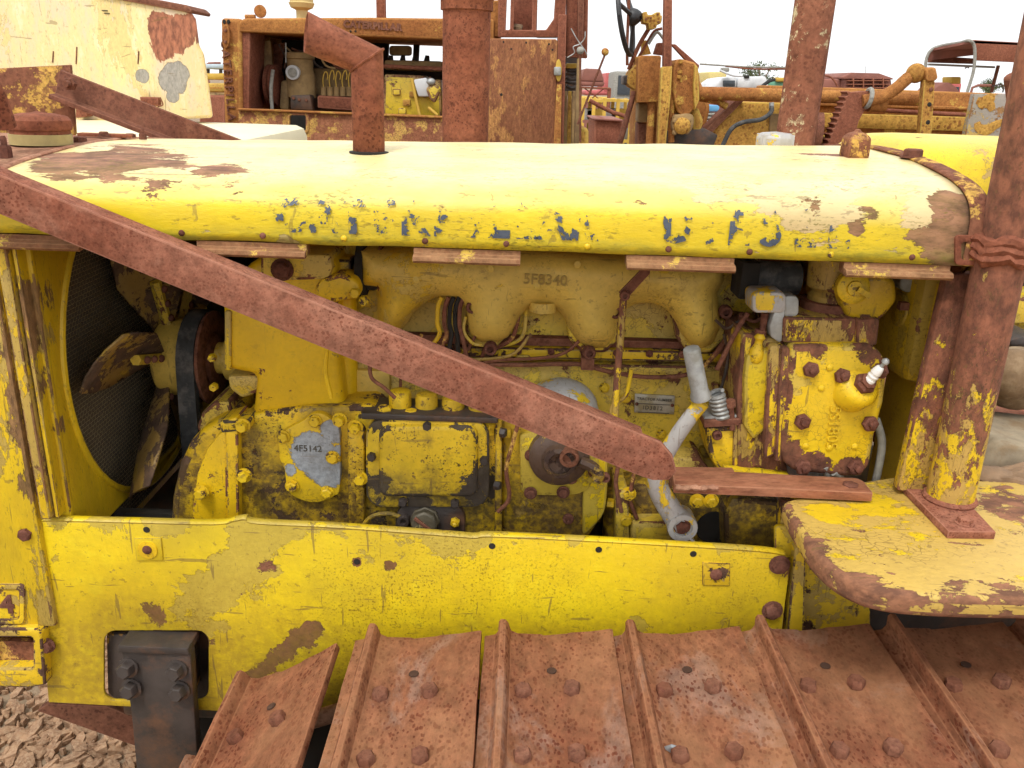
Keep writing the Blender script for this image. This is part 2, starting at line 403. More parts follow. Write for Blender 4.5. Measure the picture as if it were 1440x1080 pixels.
# ================================================================ materials of the near machine
def at(px, py, Y): return tuple(P(px, py, Y))
hood_p = [(at(215, 270, 1.19), .05, 'rust'), (at(320, 268, 1.19), .04, 'rust'), (at(430, 300, 1.18), .03, 'rust'), (at(900, 280, 1.18), .025, 'rust'), (at(1225, 300, 1.175), .04, 'rust'), (at(1280, 330, 1.17), .03, 'rust'), (at(1310, 285, 1.18), .05, 'old'), (at(300, 255, 1.22), .05, 'rust'), (at(160, 262, 1.22), .06, 'rust'), (at(215, 225, 1.36), .11, 'rust'), (at(120, 245, 1.27), .09, 'rust'), (at(1150, 230, 1.36), .05, 'rust'), (at(1165, 210, 1.45), .06, 'rust'), (at(150, 232, 1.32), .13, 'rust'), (at(60, 232, 1.27), .13, 'rust'), (at(250, 240, 1.28), .12, 'rust'), (at(330, 245, 1.25), .06, 'rust'), (at(90, 215, 1.40), .14, 'rust'), (at(200, 205, 1.47), .09, 'rust'),
          (at(1105, 265, 1.2), .11, 'old'), (at(1160, 280, 1.19), .08, 'old'), (at(985, 270, 1.2), .05, 'old'), (at(1140, 290, 1.18), .035, 'rust'), (at(1065, 288, 1.18), .03, 'rust'),
          (at(1345, 300, 1.18), .06, 'rust'), (at(1350, 350, 1.17), .07, 'rust'), (at(1350, 320, 1.17), .08, 'rust'), (at(1348, 335, 1.17), .06, 'rust'), (at(1335, 270, 1.2), .05, 'rust'), (at(1335, 250, 1.22), .05, 'old'), (at(495, 297, 1.18), .022, 'rust'), (at(820, 262, 1.2), .02, 'rust'),
          (at(1120, 205, 1.45), .06, 'rust'), (at(1190, 215, 1.42), .06, 'rust'), (at(1205, 322, 1.17), .018, 'rust'), (at(555, 320, 1.17), .02, 'rust'), (at(400, 340, 1.17), .03, 'old'),
          (at(500, 216, 1.46), .03, 'rust'), (at(560, 216, 1.46), .02, 'rust'), (at(620, 288, 1.18), .02, 'rust')]
M_HOOD = paint('hood_paint', fresh=(.80, .61, .014), old=(.68, .49, .22), tf=.395, tr=.295, amp=.20, rust=(.27, .125, .08), scale=7, seed=3, patches=hood_p, grime=.35, gscale=9, gcol=(.22, .22, .02), rough=.40, stretch=(.5, 1, 1.4), top_highlight=(1.433, 1.474, (.83, .69, .38)), speck=.45, spec=.5, stain=(1.384, 1.408, (.20, .20, .03), .75), oil=0., scratch=.45)
panel_p = [(at(360, 950, 1.2), .040, 'rust'), (at(385, 925, 1.2), .043, 'rust'), (at(408, 905, 1.2), .043, 'rust'), (at(430, 890, 1.2), .036, 'rust'), (at(445, 881, 1.2), .025, 'rust'), (at(375, 797, 1.2), .03, 'rust'), (at(502, 790, 1.2), .015, 'rust'),
           (at(340, 800, 1.2), .09, 'old'), (at(300, 850, 1.2), .10, 'old'), (at(60, 840, 1.2), .03, 'old'), (at(240, 740, 1.2), .05, 'old'), (at(640, 760, 1.2), .06, 'old'), (at(380, 740, 1.2), .06, 'old'), (at(1090, 870, 1.2), .05, 'rust'),
           (at(900, 880, 1.2), .05, 'old'), (at(1100, 800, 1.2), .04, 'rust'), (at(140, 900, 1.2), .04, 'rust'), (at(300, 900, 1.2), .035, 'rust'), (at(220, 868, 1.2), .05, 'rust'), (at(548, 795, 1.2), .016, 'rust'), (at(340, 835, 1.2), .012, 'rust')]
M_PANEL = paint('panel_paint', tf=.37, tr=.285, scale=6, seed=11, patches=panel_p, grime=.6, gscale=3.2, gcol=(.20, .14, .008), rough=.36, speck=.45, old=(.57, .42, .05), stain=(.70, .86, (.26, .15, .02), .55), scratch=.6, fade=(2, .893, .925, .12), fresh=(.78, .585, .010), crack=.12, cscale=90)
M_ENG = paint('engine_paint', tf=.36, tr=.375, scale=8, seed=21, grime=.5, gscale=9, gcol=(.09, .05, .01), rough=.45, crack=.25, fresh=(.78, .51, .006), cast=.5, oil=.3)
M_ENG2 = paint('engine_paint_greasy', tf=.36, scale=10, seed=31, grime=1.0, gscale=7, gcol=(.10, .045, .008), rough=.5, speck=.75, fresh=(.78, .53, .006), rust=(.085, .045, .03), cast=.8, oil=.65, tr=.39, stain=(.955, 1.05, (.07, .038, .012), .9))
M_BLK = paint('block_paint', tf=.50, tr=.40, scale=9, seed=41, grime=.3, gscale=7, rough=.5, crack=.6, fresh=(.76, .55, .04), old=(.64, .46, .09), oil=.2, cast=.3)
M_MAN = paint('manifold_paint', fresh=(.80, .55, .03), old=(.74, .52, .09), tf=.58, tr=.29, scale=5, seed=51, grime=.5, gscale=6, gcol=(.12, .07, .02), rough=.5, line=.004, crack=.15, oil=.25, cast=.4)
M_COVER = paint('dark_cover_paint', tf=.34, tr=.40, scale=9, seed=61, grime=.5, gscale=14, gcol=(.10, .07, .005), rough=.5, rust=(.060, .044, .036), speck=.8, oil=.45, cast=.6, stain=(.95, 1.00, (.05, .035, .022), .85),
                patches=[(at(680, 690, 1.28), .07, 'rust'), (at(690, 620, 1.28), .05, 'rust'), (at(600, 708, 1.28), .045, 'rust'), (at(520, 690, 1.28), .05, 'rust'), (at(640, 590, 1.28), .035, 'rust'), (at(520, 600, 1.28), .03, 'rust'), (at(633, 631, 1.27), .013, 'rust'), (at(600, 645, 1.28), .09, 'fresh'), (at(580, 710, 1.28), .04, 'rust'), (at(560, 590, 1.28), .025, 'rust')])
M_PLATE = paint('cover_plate_paint', tf=.30, tr=.22, scale=14, seed=67, grime=.5, gscale=14, rough=.45, patches=[(at(440, 645, 1.3), 0.066, 'third'), (at(468, 610, 1.3), 0.042, 'third'), (at(462, 668, 1.3), 0.05, 'third'), (at(405, 665, 1.3), 0.027, 'third'), (at(475, 640, 1.3), 0.030, 'third')], third=(.36, .39, .42))
M_PONY = paint('starter_paint', tf=.44, tr=.36, scale=10, seed=71, grime=.35, gscale=10, rough=.42, crack=.6, cscale=70, fresh=(.82, .58, .008), old=(.64, .46, .06),
               patches=[(at(1130, 655, 1.24), .05, 'rust'), (at(1180, 660, 1.24), .04, 'rust'), (at(1100, 560, 1.24), .035, 'rust'), (at(1100, 630, 1.24), .04, 'rust'), (at(1205, 655, 1.24), .03, 'rust'), (at(1150, 490, 1.24), .03, 'rust'), (at(1215, 505, 1.24), .035, 'rust'), (at(1165, 570, 1.24), .05, 'fresh'), (at(1190, 620, 1.24), .04, 'fresh')])
M_PONY2 = paint('starter_side_paint', tf=.52, tr=.475, scale=7, seed=77, grime=.5, gscale=8, rough=.5, crack=.8, cscale=45, stretch=(1.6, 1, .8), old=(.46, .30, .06), oil=.35)
M_FEND = paint('fender_paint', tf=.565, tr=.37, scale=17, seed=81, grime=.3, rough=.45, crack=.7, cscale=60, old=(.62, .415, .09), fresh=(.80, .56, .01), rust=(.24, .10, .055), stretch=(.6, 1, 1),
               patches=[(tuple(PZ(1150, 790, 1.0)), .05, 'rust'), (tuple(PZ(1190, 828, 1.0)), .05, 'rust'), (tuple(PZ(1250, 850, .99)), .055, 'rust'), (tuple(PZ(1330, 850, .99)), .05, 'rust'), (tuple(PZ(1400, 850, .99)), .05, 'rust'), (tuple(PZ(1430, 710, 1.015)), .10, 'rust'), (tuple(PZ(1120, 745, 1.0)), .03, 'rust'), (tuple(PZ(1240, 715, 1.015)), .06, 'fresh'), (tuple(PZ(1160, 720, 1.015)), .05, 'fresh')])
M_POST = paint('post_paint', tf=.50, tr=.43, scale=24, seed=91, grime=.3, rough=.5, rust=(.22, .078, .045), old=(.52, .33, .08), gradz=(1.08, 1.33, .26), stretch=(1.2, 1.2, .75), speck=.5)
M_COL = paint('column_paint', tf=.30, tr=.345, scale=9, seed=22, grime=.3, gscale=8, gcol=(.20, .11, .01), rough=.42, fresh=(.80, .52, .004), cast=.4, speck=.15, scratch=.1)
M_FRAME = paint('frame_paint', tf=.45, tr=.42, scale=9, seed=95, grime=.5, rust=(.10, .045, .03), rough=.5)
M_FRONT = paint('front_paint', tf=.44, tr=.36, scale=5, seed=99, grime=.45, gscale=5, gcol=(.16, .13, .01), rust=(.24, .125, .05), rough=.42, stretch=(2, 2, .7), patches=[(at(38 + 2 * i, 420 + 62 * i, 1.214), .055, 'rust') for i in range(5)] + [(at(100, 390, 1.22), .04, 'rust'), (at(95, 600, 1.22), .03, 'rust'), (at(88, 480, 1.214), .05, 'old')])
M_WALL = paint('cowl_paint', tf=.42, tr=.30, scale=3, seed=15, grime=.6, gscale=3, gcol=(.16, .11, .01), fresh=(.55, .36, .01), old=(.42, .28, .03), line=.004, rough=.55)
M_OILY = paint('oily_rust', fresh=(.40, .26, .03), old=(.10, .06, .042), rust=(.06, .033, .026), tf=.60, tr=.42, scale=14, seed=29, grime=.4, oil=.4, line=.004)
M_FAN = paint('fan_paint', tf=.56, tr=.50, scale=8, seed=28, grime=.6, old=(.36, .22, .05), rust=(.10, .055, .035), fresh=(.5, .33, .03))
M_BRACE = rusty('brace_rust', a=(.235, .082, .048), b=(.35, .158, .102), dark=(.13, .036, .02), sp=.7, spscale=210, seed=2)
M_TRACK = rusty('track_rust', a=(.195, .070, .036), b=(.29, .124, .064), dark=(.12, .030, .014), sp=.85, grey=.4, spscale=165, seed=5, rnd=True, stretch=(1, .6, 1), dust=(.34, .175, .085, .4), rough=.80, spec=.15)
M_RUST = rusty('dark_rust', a=(.15, .058, .038), b=(.23, .10, .06), dark=(.06, .022, .016), seed=8)
M_RPIPE = rusty('pipe_rust', a=(.195, .064, .036), b=(.27, .100, .057), dark=(.085, .028, .018), sp=.6, spscale=150, seed=9)
M_TANK = rusty('tank_rust', a=(.28, .12, .075), b=(.42, .235, .145), dark=(.14, .05, .035), sp=.4, seed=12)
M_STRIP = rusty('strip_rust', a=(.22, .10, .05), b=(.31, .165, .08), dark=(.20, .08, .04), seed=19, paintc=(.60, .42, .08), tp=.56, pscale=16)
M_RY = rusty('rust_yellow', a=(.17, .065, .04), b=(.24, .10, .055), dark=(.07, .025, .02), seed=13, paintc=(.55, .33, .08), tp=.52, pscale=22)
M_BOLT = rusty('bolt_rust', a=(.13, .050, .034), b=(.19, .082, .055), dark=(.07, .03, .022), seed=14, rnd=True)
M_TBOLT = rusty('track_bolt_rust', a=(.16, .062, .036), b=(.23, .105, .066), dark=(.12, .04, .028), sp=.5, spscale=140, seed=15, rnd=True)
M_YBOLT = paint('bolt_paint', tf=.35, tr=.42, scale=40, seed=17, rnd=True, grime=.4, rust=(.10, .05, .035))
M_BLACK = plain('black_steel', (.055, .042, .036), .55, .0, .5, 20, dirt=(.13, .06, .03))
M_DARK = plain('black_and_shade', (.022, .018, .014), .9, 0, .4, 12)  # near-black: shade painted into bays and holes, also plain dark fittings
M_RUB = plain('old_rubber', (.045, .047, .048), .75, 0, .5, 60, dirt=(.12, .11, .10))
M_ALU = plain('dull_aluminium', (.42, .43, .42), .5, .35, .35, 40, dirt=(.24, .23, .19))
M_ALUY = paint('aluminium_with_paint', tf=.3, tr=.2, scale=12, seed=23, patches=[], grime=.3, fresh=(.44, .45, .45), old=(.44, .45, .45), line=.001)
M_CRANK = paint('crank_paint', fresh=(.78, .55, .02), old=(.44, .43, .39), tf=.52, tr=.2, scale=14, seed=27, grime=.25, line=.006, stretch=(1, 1, .6))
M_CERAM = plain('white_ceramic', (.80, .78, .74), .25, 0, .1, 30)
M_GREY = plain('grey_loom', (.34, .33, .29), .8, 0, .4, 50)
M_LET = None
def letter_mat(nm='flaked_lettering', c1=(.03, .042, .065), c2=(.075, .09, .12), th=.738, sa=60, sb=24):
    s = NT(nm); v = s.coord()
    n = s.noise(v, sa, 4, .65, .3); n2 = s.noise(v, sb, 3, .5)
    a = s.step(s.mth('ADD', n, s.mth('ADD', s.mth('MULTIPLY', n2, .35), s.step(s.sep(v)[2], 1.40, 1.44, .08, -.05))), th, th + .012)
    z = s.sep(v)[2]
    tr_ = s.n('ShaderNodeBsdfTransparent'); mixs = s.n('ShaderNodeMixShader')
    s.fin(s.mix(s.step(s.noise(v, 60, 3, .5), .35, .65), c1, c2), .5)
    s.put(mixs.inputs[0], a); s.put(mixs.inputs[1], tr_.outputs[0]); s.put(mixs.inputs[2], s.b.outputs[0])
    s.t.links.new(mixs.outputs[0], s.o.inputs[0]); return s.m
M_LET = letter_mat()
def core_mat():
    s = NT('radiator_core'); v = s.coord()
    b = s.n('ShaderNodeTexBrick'); s.put(b.inputs['Vector'], s.coord(scale=(1, 1, 1)))
    sp3 = s.sep(v); cb = s.n('ShaderNodeCombineXYZ'); s.put(cb.inputs[0], sp3[1]); s.put(cb.inputs[1], sp3[2]); s.put(b.inputs['Vector'], cb.outputs[0])
    b.inputs['Scale'].default_value = 48; b.inputs['Mortar Size'].default_value = .012; b.inputs['Brick Width'].default_value = .5; b.inputs['Row Height'].default_value = .35
    b.inputs['Color1'].default_value = (.11, .085, .05, 1); b.inputs['Color2'].default_value = (.085, .065, .04, 1); b.inputs['Mortar'].default_value = (.75, .60, .34, 1)
    col = s.mix(s.step(s.noise(v, 6, 4, .6), .4, .65, 0., .5), b.outputs[0], (.07, .05, .025))
    return s.fin(col, .8, s.step(b.outputs[1], 0, 1), .002, 1.)
M_CORE = core_mat()

# ================================================================ BULLDOZER (the near machine): one thing, all its parts below it
DZ = thing('bulldozer', (0, 1.5, 0), 'old yellow bulldozer with open engine bay and rusty diagonal brace', 'bulldozer')

# ---- hood
HZ = 1.385; HX0 = P(145, 197, 1.55).x; HX1 = P(1362, 330, 1.17).x
HPROF = [(1.17, 1.385), (1.17, 1.418), (1.173, 1.436), (1.182, 1.451), (1.199, 1.463), (1.23, 1.473), (1.28, 1.481), (1.36, 1.489), (1.45, 1.494), (1.55, 1.496)]
HPROF = HPROF + [(3.10 - y, z) for y, z in HPROF[-2::-1]]
HPS = [(v.x, v.y) for v in cr_path([Vector((a, b, 0)) for a, b in HPROF], 3)]
def hzw(x, z):                     # the hood rises a little towards the cowl
    return z + max(0., min(1., (z - 1.385) / .111)) * (-.012 + .030 * (x - HX0) / (HX1 - HX0))
b = MB(); N = 60
b.grid([[Vector((HX0 + (HX1 - HX0) * i / N, y + .0015 * mnoise.noise(Vector((i * .3, y * 9, z * 9))), hzw(HX0 + (HX1 - HX0) * i / N, z) + .0025 * mnoise.noise(Vector((i * .21, y * 7, 3))))) for y, z in HPS] for i in range(N + 1)])
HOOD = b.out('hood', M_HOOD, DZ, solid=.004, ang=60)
def hood_band(name, x0, x1, mat, grow, zoff=0.):
    b = MB()
    def ring(x, g): return [Vector((x, 1.55 + (y - 1.55) * (1 + g), hzw(x, z) + g * .4 + zoff if z > 1.40 else z)) for y, z in HPS]
    rows = [ring(x0, grow * .6), ring(x0 + (x1 - x0) * .2, grow), ring(x0 + (x1 - x0) * .8, grow), ring(x1, grow * .4), ring(x1, -.2)]
    b.grid(rows); return b.out(name, mat, HOOD, solid=.003, ang=50)
hood_band('rear_band', HX1 - .002, HX1 + .028, M_RY, .012)
hood_band('seam_bead', HX0 - .006, HX0 + .006, M_TANK, .008)
# rear bead: a raised strip ahead of the band, with its bolt
for px, py, r, mat in ((1283, 222, .010, M_BOLT),):
    Yb = 1.40; bolt(HOOD, P(px, py, Yb), (0, 0, 1), .014, .014, mat)
k = 114.4
for i in range(12):
    x = 140 + i * k if i else 143; q = P(x, 322 + i * 3.75 - 2, 1.168); bolt(HOOD, (q.x, 1.1695, 1.394), TOCAM, .0045, .003, M_BOLT if i % 3 else M_YBOLT, 'rivet', 'rivet')
# hinge strips under the hood edge
for x0, x1, y in ((-20, 118, 338), (278, 432, 349), (582, 732, 358), (880, 1032, 368), (1185, 1335, 378)):
    b = MB(); a = P(x0, y, 1.175).x; c = P(x1, y, 1.175).x
    pr = [(1.172, HZ - .001), (1.172, HZ - .008), (1.160, HZ - .010), (1.157, HZ - .016), (1.161, HZ - .020), (1.19, HZ - .016), (1.19, HZ - .001)]
    b.prism([Vector((a, u, w)) for u, w in pr], (c - a, 0, 0)); b.out('hinge_strip', M_STRIP, HOOD, bevel=.001)
# faded lettering on the hood side, wrapped on the curve
arc = [0.]
for (a, c), (d, e) in zip(HPS, HPS[1:]): arc.append(arc[-1] + math.hypot(d - a, e - c))
def on_hood(x, s_, off):
    for i in range(len(arc) - 1):
        if arc[i + 1] >= s_:
            t = (s_ - arc[i]) / (arc[i + 1] - arc[i]); y = HPS[i][0] + t * (HPS[i + 1][0] - HPS[i][0]); z = HPS[i][1] + t * (HPS[i + 1][1] - HPS[i][1])
            ty, tz = HPS[i + 1][0] - HPS[i][0], HPS[i + 1][1] - HPS[i][1]; l = math.hypot(ty, tz)
            return Vector((x, y - tz / l * off, hzw(x, z) + ty / l * off))
    return Vector((x, 1.55, 1.52))
for ch, px in zip('CATERPILLARDIESEL', (410, 457, 497, 540, 582, 625, 668, 700, 740, 778, 818, 952, 998, 1038, 1083, 1132, 1178)):
    t = text_mb(ch, .060, 0., .0028)
    for zc in [(-.04 + .006 * i) for i in range(14)]:
        bmesh.ops.bisect_plane(t.bm, geom=t.bm.verts[:] + t.bm.edges[:] + t.bm.faces[:], plane_co=(0, zc, 0), plane_no=(0, 1, 0))
    x0 = P(px, 330, 1.17).x
    for v in t.bm.verts: v.co = on_hood(x0 + v.co.x, .037 + v.co.y, .0032)
    t.out('letter', M_LET, HOOD)
# exhaust elbow
EY = 1.41
base = P(519, 216, EY); r_ex = 22.5 * mpp(519, 150, EY)
top = P(519, 85, EY); top.x = base.x
b = MB()
d2 = Vector((-.90, -.10, .37)).normalized()
seg = 28; miter = (d2 - Vector((0, 0, -1))).normalized()
def ringp(o, ax, r, nrm=None):
    u, v, w = Vector((1, 0, 0)), Vector((0, 1, 0)), Vector((0, 0, 1))
    if ax is not None:
        w = ax; v = Vector((0, 1, 0)); v = (v - w * v.dot(w)).normalized(); u = v.cross(w)
    o_ = []
    for k_ in range(seg):
        q = (u * math.cos(2 * math.pi * k_ / seg) + v * math.sin(2 * math.pi * k_ / seg)) * r
        if nrm is not None: q = q - w * (q.dot(nrm) / w.dot(nrm))
        o_.append(o + q)
    return o_
mn = (Vector((0, 0, 1)) + d2).normalized()
def cut(o, ax, r, nrm):
    rr = ringp(o, ax, r, nrm); return rr + [rr[0]]
b.grid([cut(base - Vector((0, 0, .08)), Vector((0, 0, 1)), r_ex, Vector((0, 0, 1))), cut(top - Vector((0, 0, .03)), Vector((0, 0, 1)), r_ex, Vector((0, 0, 1))), cut(top, Vector((0, 0, 1)), r_ex, mn),
        cut(top + d2 * .05, d2, r_ex * 1.05, d2), cut(top + d2 * .098, d2, r_ex * 1.14, Vector((-.93, -.3, .15)).normalized())])
EX = b.out('exhaust_pipe', M_RPIPE, DZ, solid=.003, ang=35)
b = MB(); b.tube([top + q * 1.01 for q in [p - top for p in ringp(top, Vector((0, 0, 1)), r_ex * 1.0, mn)]] + [ringp(top, Vector((0, 0, 1)), r_ex * 1.01, mn)[0]], .0022, 6, 2); b.out('weld_bead', M_RPIPE, EX)
b = MB(); b.lathe((base.x, base.y, base.z - .001), (0, 0, 1), [(r_ex * 1.25, 0), (r_ex * 1.25, .004), (r_ex, .005)], 24); b.out('collar', M_DARK, EX)
# square filler box on the hood, near the cowl
q = P(1200, 224, 1.42); s_ = 15 * mpp(1199, 205, 1.42)
b = MB(); b.box(q + Vector((0, 0, -.002)), (s_ * 1.3, s_ * 1.3, .012)); b.lathe(q, (.0, 0, 1), [(s_ * 1.4, .002), (s_ * 1.48, .008), (s_ * 1.42, .034), (s_ * .9, .0405), (s_ * .4, .042), (s_ * .3, .047), (0, .047)], 4); b.bm.verts.ensure_lookup_table(); bmesh.ops.rotate(b.bm, verts=b.bm.verts, cent=q, matrix=Matrix.Rotation(.85, 3, 'Z')); b.out('filler_box', M_RY, HOOD, bevel=.0025)

# ---- radiator: top tank, cap, guard, shroud, core
GX = P(52, 730, 1.19).x
b = MB(); tp = [Vector((HX0 - .012, y, z)) for y, z in HPS]
b.grid([[Vector((x, y, hzw(HX0, z) + .002)) for y, z in HPS] for x in (HX0 - .006, HX0 - .10, HX0 - .24, HX0 - .30)])
RAD = b.out('radiator_tank', M_TANK, DZ, solid=.01, ang=50)
q = P(57, 190, 1.44); b = MB(); rc = 41 * mpp(57, 180, 1.44)
b.lathe(q - Vector((0, 0, .012)), (0, 0, 1), [(rc * .95, 0), (rc * .95, .020), (rc, .021), (rc * 1.03, .026), (rc * 1.02, .036), (rc * .9, .042), (rc * .55, .046), (rc * .2, .047), (.004, .049), (0, .049)], 40); RC = b.out('radiator_cap', M_RPIPE, RAD)
b = MB(); b.lathe(q - Vector((0, 0, .014)), (0, 0, 1), [(rc * .99, 0), (rc * .99, .016), (rc * .9, .017)], 40); b.out('filler_neck', plain('olive_neck', (.42, .33, .13), .6, 0, .3), RAD)
for px, py, Y, r, h in ((8, 218, 1.30, .0095, .03), (113, 197, 1.50, .010, .010), (146, 189, 1.60, .008, .009), (183, 190, 1.62, .008, .007), (201, 193, 1.56, .0065, .018)):
    p_ = P(px, py, Y); bolt(RAD, p_ - Vector((0, 0, .004)), (0, 0, 1), r, h, M_BOLT, 'bolt', 'stud' if h > .015 else 'hex')
b = MB(); b.box(P(150, 190, 1.62), (.10, .02, .006)); b.out('strap', M_RPIPE, RAD, bevel=.001)
# front plate and the far brace
b = MB(); b.prism(pp([(-120, 102), (98, 91), (105, 188), (100, 200), (-120, 210)], 1.86), (0, .012, 0)); b.out('front_plate', M_RY, DZ, bevel=.002)
b = MB(); b.tube([P(-30, 100, 1.30), P(-8, 130, 1.32), P(10, 178, 1.34)], .014, 10); b.out('pipe', M_RPIPE, RAD)
def brace(pts, Ys, w, flange, mat, name='brace', tt=.010, fl=.03):
    b = MB(); a, c = P(*pts[0], Ys[0]), P(*pts[1], Ys[1]); d = (c - a).normalized()
    n = Vector((0, 1, 0)); n = (n - d * n.dot(d)).normalized(); u = d.cross(n)
    if u.z < 0: u = -u
    pr = [u * (w / 2), u * (-w / 2), u * (-w / 2) + n * fl, u * (-w / 2 + tt) + n * fl, u * (-w / 2 + tt) + n * tt, u * (w / 2) + n * tt]
    if flange < 0: pr = [u * (w / 2) + n * tt, u * (w / 2), u * (-w / 2 + tt), u * (-w / 2 + tt) - n * fl, u * (-w / 2) - n * fl, u * (-w / 2) + n * tt]
    b.prism([a + k_ for k_ in pr], c - a); return b, d, n, u
b, d, n, u = brace(((80, 118), (360, 226)), (1.83, 1.86), .058, -1, M_RUST, fl=.028)
FB = b.out('far_brace', M_RUST, DZ, bevel=.0015)
b = MB(); pb = P(100, 118, 1.82); b.hexa(pb, (0, -1, 0), .013, .012); b.cyl(pb, pb + Vector((.003, -.030, 0)), .007, .006, 12); b.out('bolt', M_RUST, FB)
# near brace: angle bar from the guard down to the fender bar
Yb = lambda x: 1.09 + .06 * x / 950
ol = [(-120, 194), (0, 246), (450, 428), (905, 612), (930, 622), (946, 641), (952, 663), (941, 676), (918, 676), (900, 670), (450, 488), (0, 302), (-120, 254)]
b = MB(); b.prism([P(x, y, Yb(x)) for x, y in ol], (0, .010, 0))
BR = b.out('near_brace', M_BRACE, DZ, bevel=.0025)
b = MB(); b.prism([P(x, y, Yb(x) + .010) for x, y in ((-120, 194), (0, 246), (450, 428), (905, 612), (905, 621), (450, 437), (0, 255), (-120, 203))], (0, .035, 0)); b.out('flange', M_BRACE, BR, bevel=.001)
b = MB(); z_ = 1.034; b.prism([PZ(945, 656, z_), PZ(1030, 657, z_), PZ(1033, 663, z_), PZ(1205, 672, z_), PZ(1214, 676, z_), PZ(1228, 693, z_), PZ(1100, 687, z_), PZ(948, 681, z_)], (0, 0, -.015))
FBAR = b.out('fender_bar', rusty('bar_rust', a=(.26, .098, .052), b=(.35, .16, .09), dark=(.17, .05, .03), sp=.5, seed=4, stretch=(.4, 1, 1)), DZ, bevel=.0015)
bolt(FBAR, PZ(1196, 682, z_) - Vector((0, 0, .005)), (0, 0, 1), .012, .008, M_BOLT)
b = MB(); b.tube([PZ(950 + 12 * i, 683 + (i % 2) * 1.5, z_ + .000) + Vector((0, -.002, -.002)) for i in range(6)], lambda t: .0042 + .0012 * math.sin(t * 31), 7, 3); b.out('weld_bead', M_TANK, FBAR)

# guard beside the radiator, with number plate and lower casting
b = MB(); b.box(((GX + GX - .34) / 2, 1.55, 1.06), (.34, .72, .66)); G = b.out('radiator_guard', M_FRONT, DZ, bevel=.006)
b = MB(); q = P(26, 590, 1.185); b.box((GX + .018, 1.20, 1.165), (.016, .035, .46)); b.out('edge_flange', paint('flange_paint', tf=.5, tr=.45, scale=12, seed=2, stretch=(1, 1, .5), rust=(.24, .12, .05)), G, bevel=.003)
b = MB(); b.box((GX + .032, 1.206, 1.165), (.006, .03, .46)); b.out('edge_strip', M_FRONT, G, bevel=.001)
b = MB(); b.prism(pp(rrect(-40, 822, 34, 878, 7), 1.186), (0, .012, 0), [pp(rrect(-34, 829, 27, 871, 5), 1.186)]); b.out('plate_frame', M_FRAME, G, bevel=.001)
b = MB(); b.prism(pp(rrect(-34, 829, 27, 871, 5), 1.189), (0, .008, 0)); PL = b.out('number_plate', paint('plate4_paint', tf=.4, tr=.42, scale=14, seed=5, rust=(.15, .07, .03)), G)
text(PL, '4', P(10, 851, 1.1885), (1, 0, 0), (0, 0, 1), .045, M_BOLT, 'number', .0012, .002)
b = MB(); b.prism(pp([(-60, 884), (50, 884), (58, 890), (64, 964), (40, 968), (-60, 965)], 1.178), (0, .5, 0), [pp(rrect(-20, 897, 46, 940, 4), 1.178)]); b.out('lower_casting', M_FRAME, G, bevel=.004)
b = MB(); b.box(P(12, 920, 1.205), (.10, .01, .06)); b.out('recess_back', M_RY, G)
# shroud with round opening, core behind
FY, FZ, FR, SX = 1.55, 1.135, .295, -.700
b = MB(); x0 = SX
outer = [Vector((x0, y, z)) for y, z in ((1.215, .86), (1.885, .86), (1.885, 1.45), (1.215, 1.45))]
hole = [Vector((x0, FY + FR * math.cos(t), FZ + FR * math.sin(t))) for t in [2 * math.pi * i / 48 for i in range(48)]]
b.prism(outer, (-.012, 0, 0), [hole]); SH = b.out('fan_shroud', M_FRONT, DZ, bevel=.002)
b = MB(); b.prism([Vector((x, 1.214, z)) for x, z in ((SX - .085, .86), (SX + .001, .86), (SX + .001, 1.45), (SX - .085, 1.45))], (0, .012, 0)); b.out('shroud_side', M_FRONT, SH, bevel=.003)
b = MB(); b.tube(hole + [hole[0]], .006, 8, 1); b.out('opening_lip', M_FRONT, SH)
b = MB(); b.box((SX - .038, 1.55, 1.13), (.03, .62, .66)); b.out('radiator_core', M_CORE, DZ)
# fan
FX = -.625; AX = Vector((FX, FY, P(215, 500, FY).z)); 
b = MB(); b.lathe(AX + Vector((-.05, 0, 0)), (1, 0, 0), [(.03, 0), (.068, .01), (.074, .02), (.074, .07), (.055, .075)], 24); FAN = b.out('fan_hub', M_MAN, DZ)
for k_ in range(6):
    t = rad(60 * k_ + 45); rv = Vector((0, math.cos(t), math.sin(t))); tv = Vector((0, -math.sin(t), math.cos(t)))
    b = MB(); rows = []
    for j in range(7):
        s_ = .06 + (.275 - .06) * j / 6; w = .035 + .095 * min(1, j / 3.) - (.012 if j == 6 else 0); tw = rad(48 - 12 * j / 6)
        cd = tv * math.cos(tw) - Vector((1, 0, 0)) * math.sin(tw)
        rows.append([AX + Vector((-.03, 0, 0)) + rv * s_ + cd * (w * e) + Vector((-.012 * (1 - (2 * e) ** 2), 0, 0)) for e in (-.5, -.25, 0, .25, .5)])
    b.grid(rows); bl = b.out('fan_blade', M_FAN, FAN, solid=.004)
    b = MB(); b.tube([AX + rv * .045 + Vector((-.02, 0, 0)), AX + rv * .16 + Vector((-.025, 0, 0))], .010, 6, 0); b.out('spider_arm', M_BLK, FAN)
    for s_ in (.085, .115, .145): bolt(FAN, AX + rv * s_ + Vector((-.012, 0, 0)), (1, -.3, 0), .007, .006, M_BOLT, 'rivet', 'rivet')
b = MB(); o_ = AX + Vector((.025, 0, 0)); b.lathe(o_, (1, 0, 0), [(.05, 0), (.088, .002), (.078, .012), (.088, .022), (.09, .03), (.07, .036), (.05, .030), (.045, .036), (.02, .040)], 40); b.out('fan_pulley', M_RUST, DZ)
b = MB(); lo = AX + Vector((.035, -.02, -.30)); pts = []
for i in range(13): t = rad(0 + 15 * i); pts.append(AX + Vector((.034, -.084 * math.cos(t), .084 * math.sin(t))))
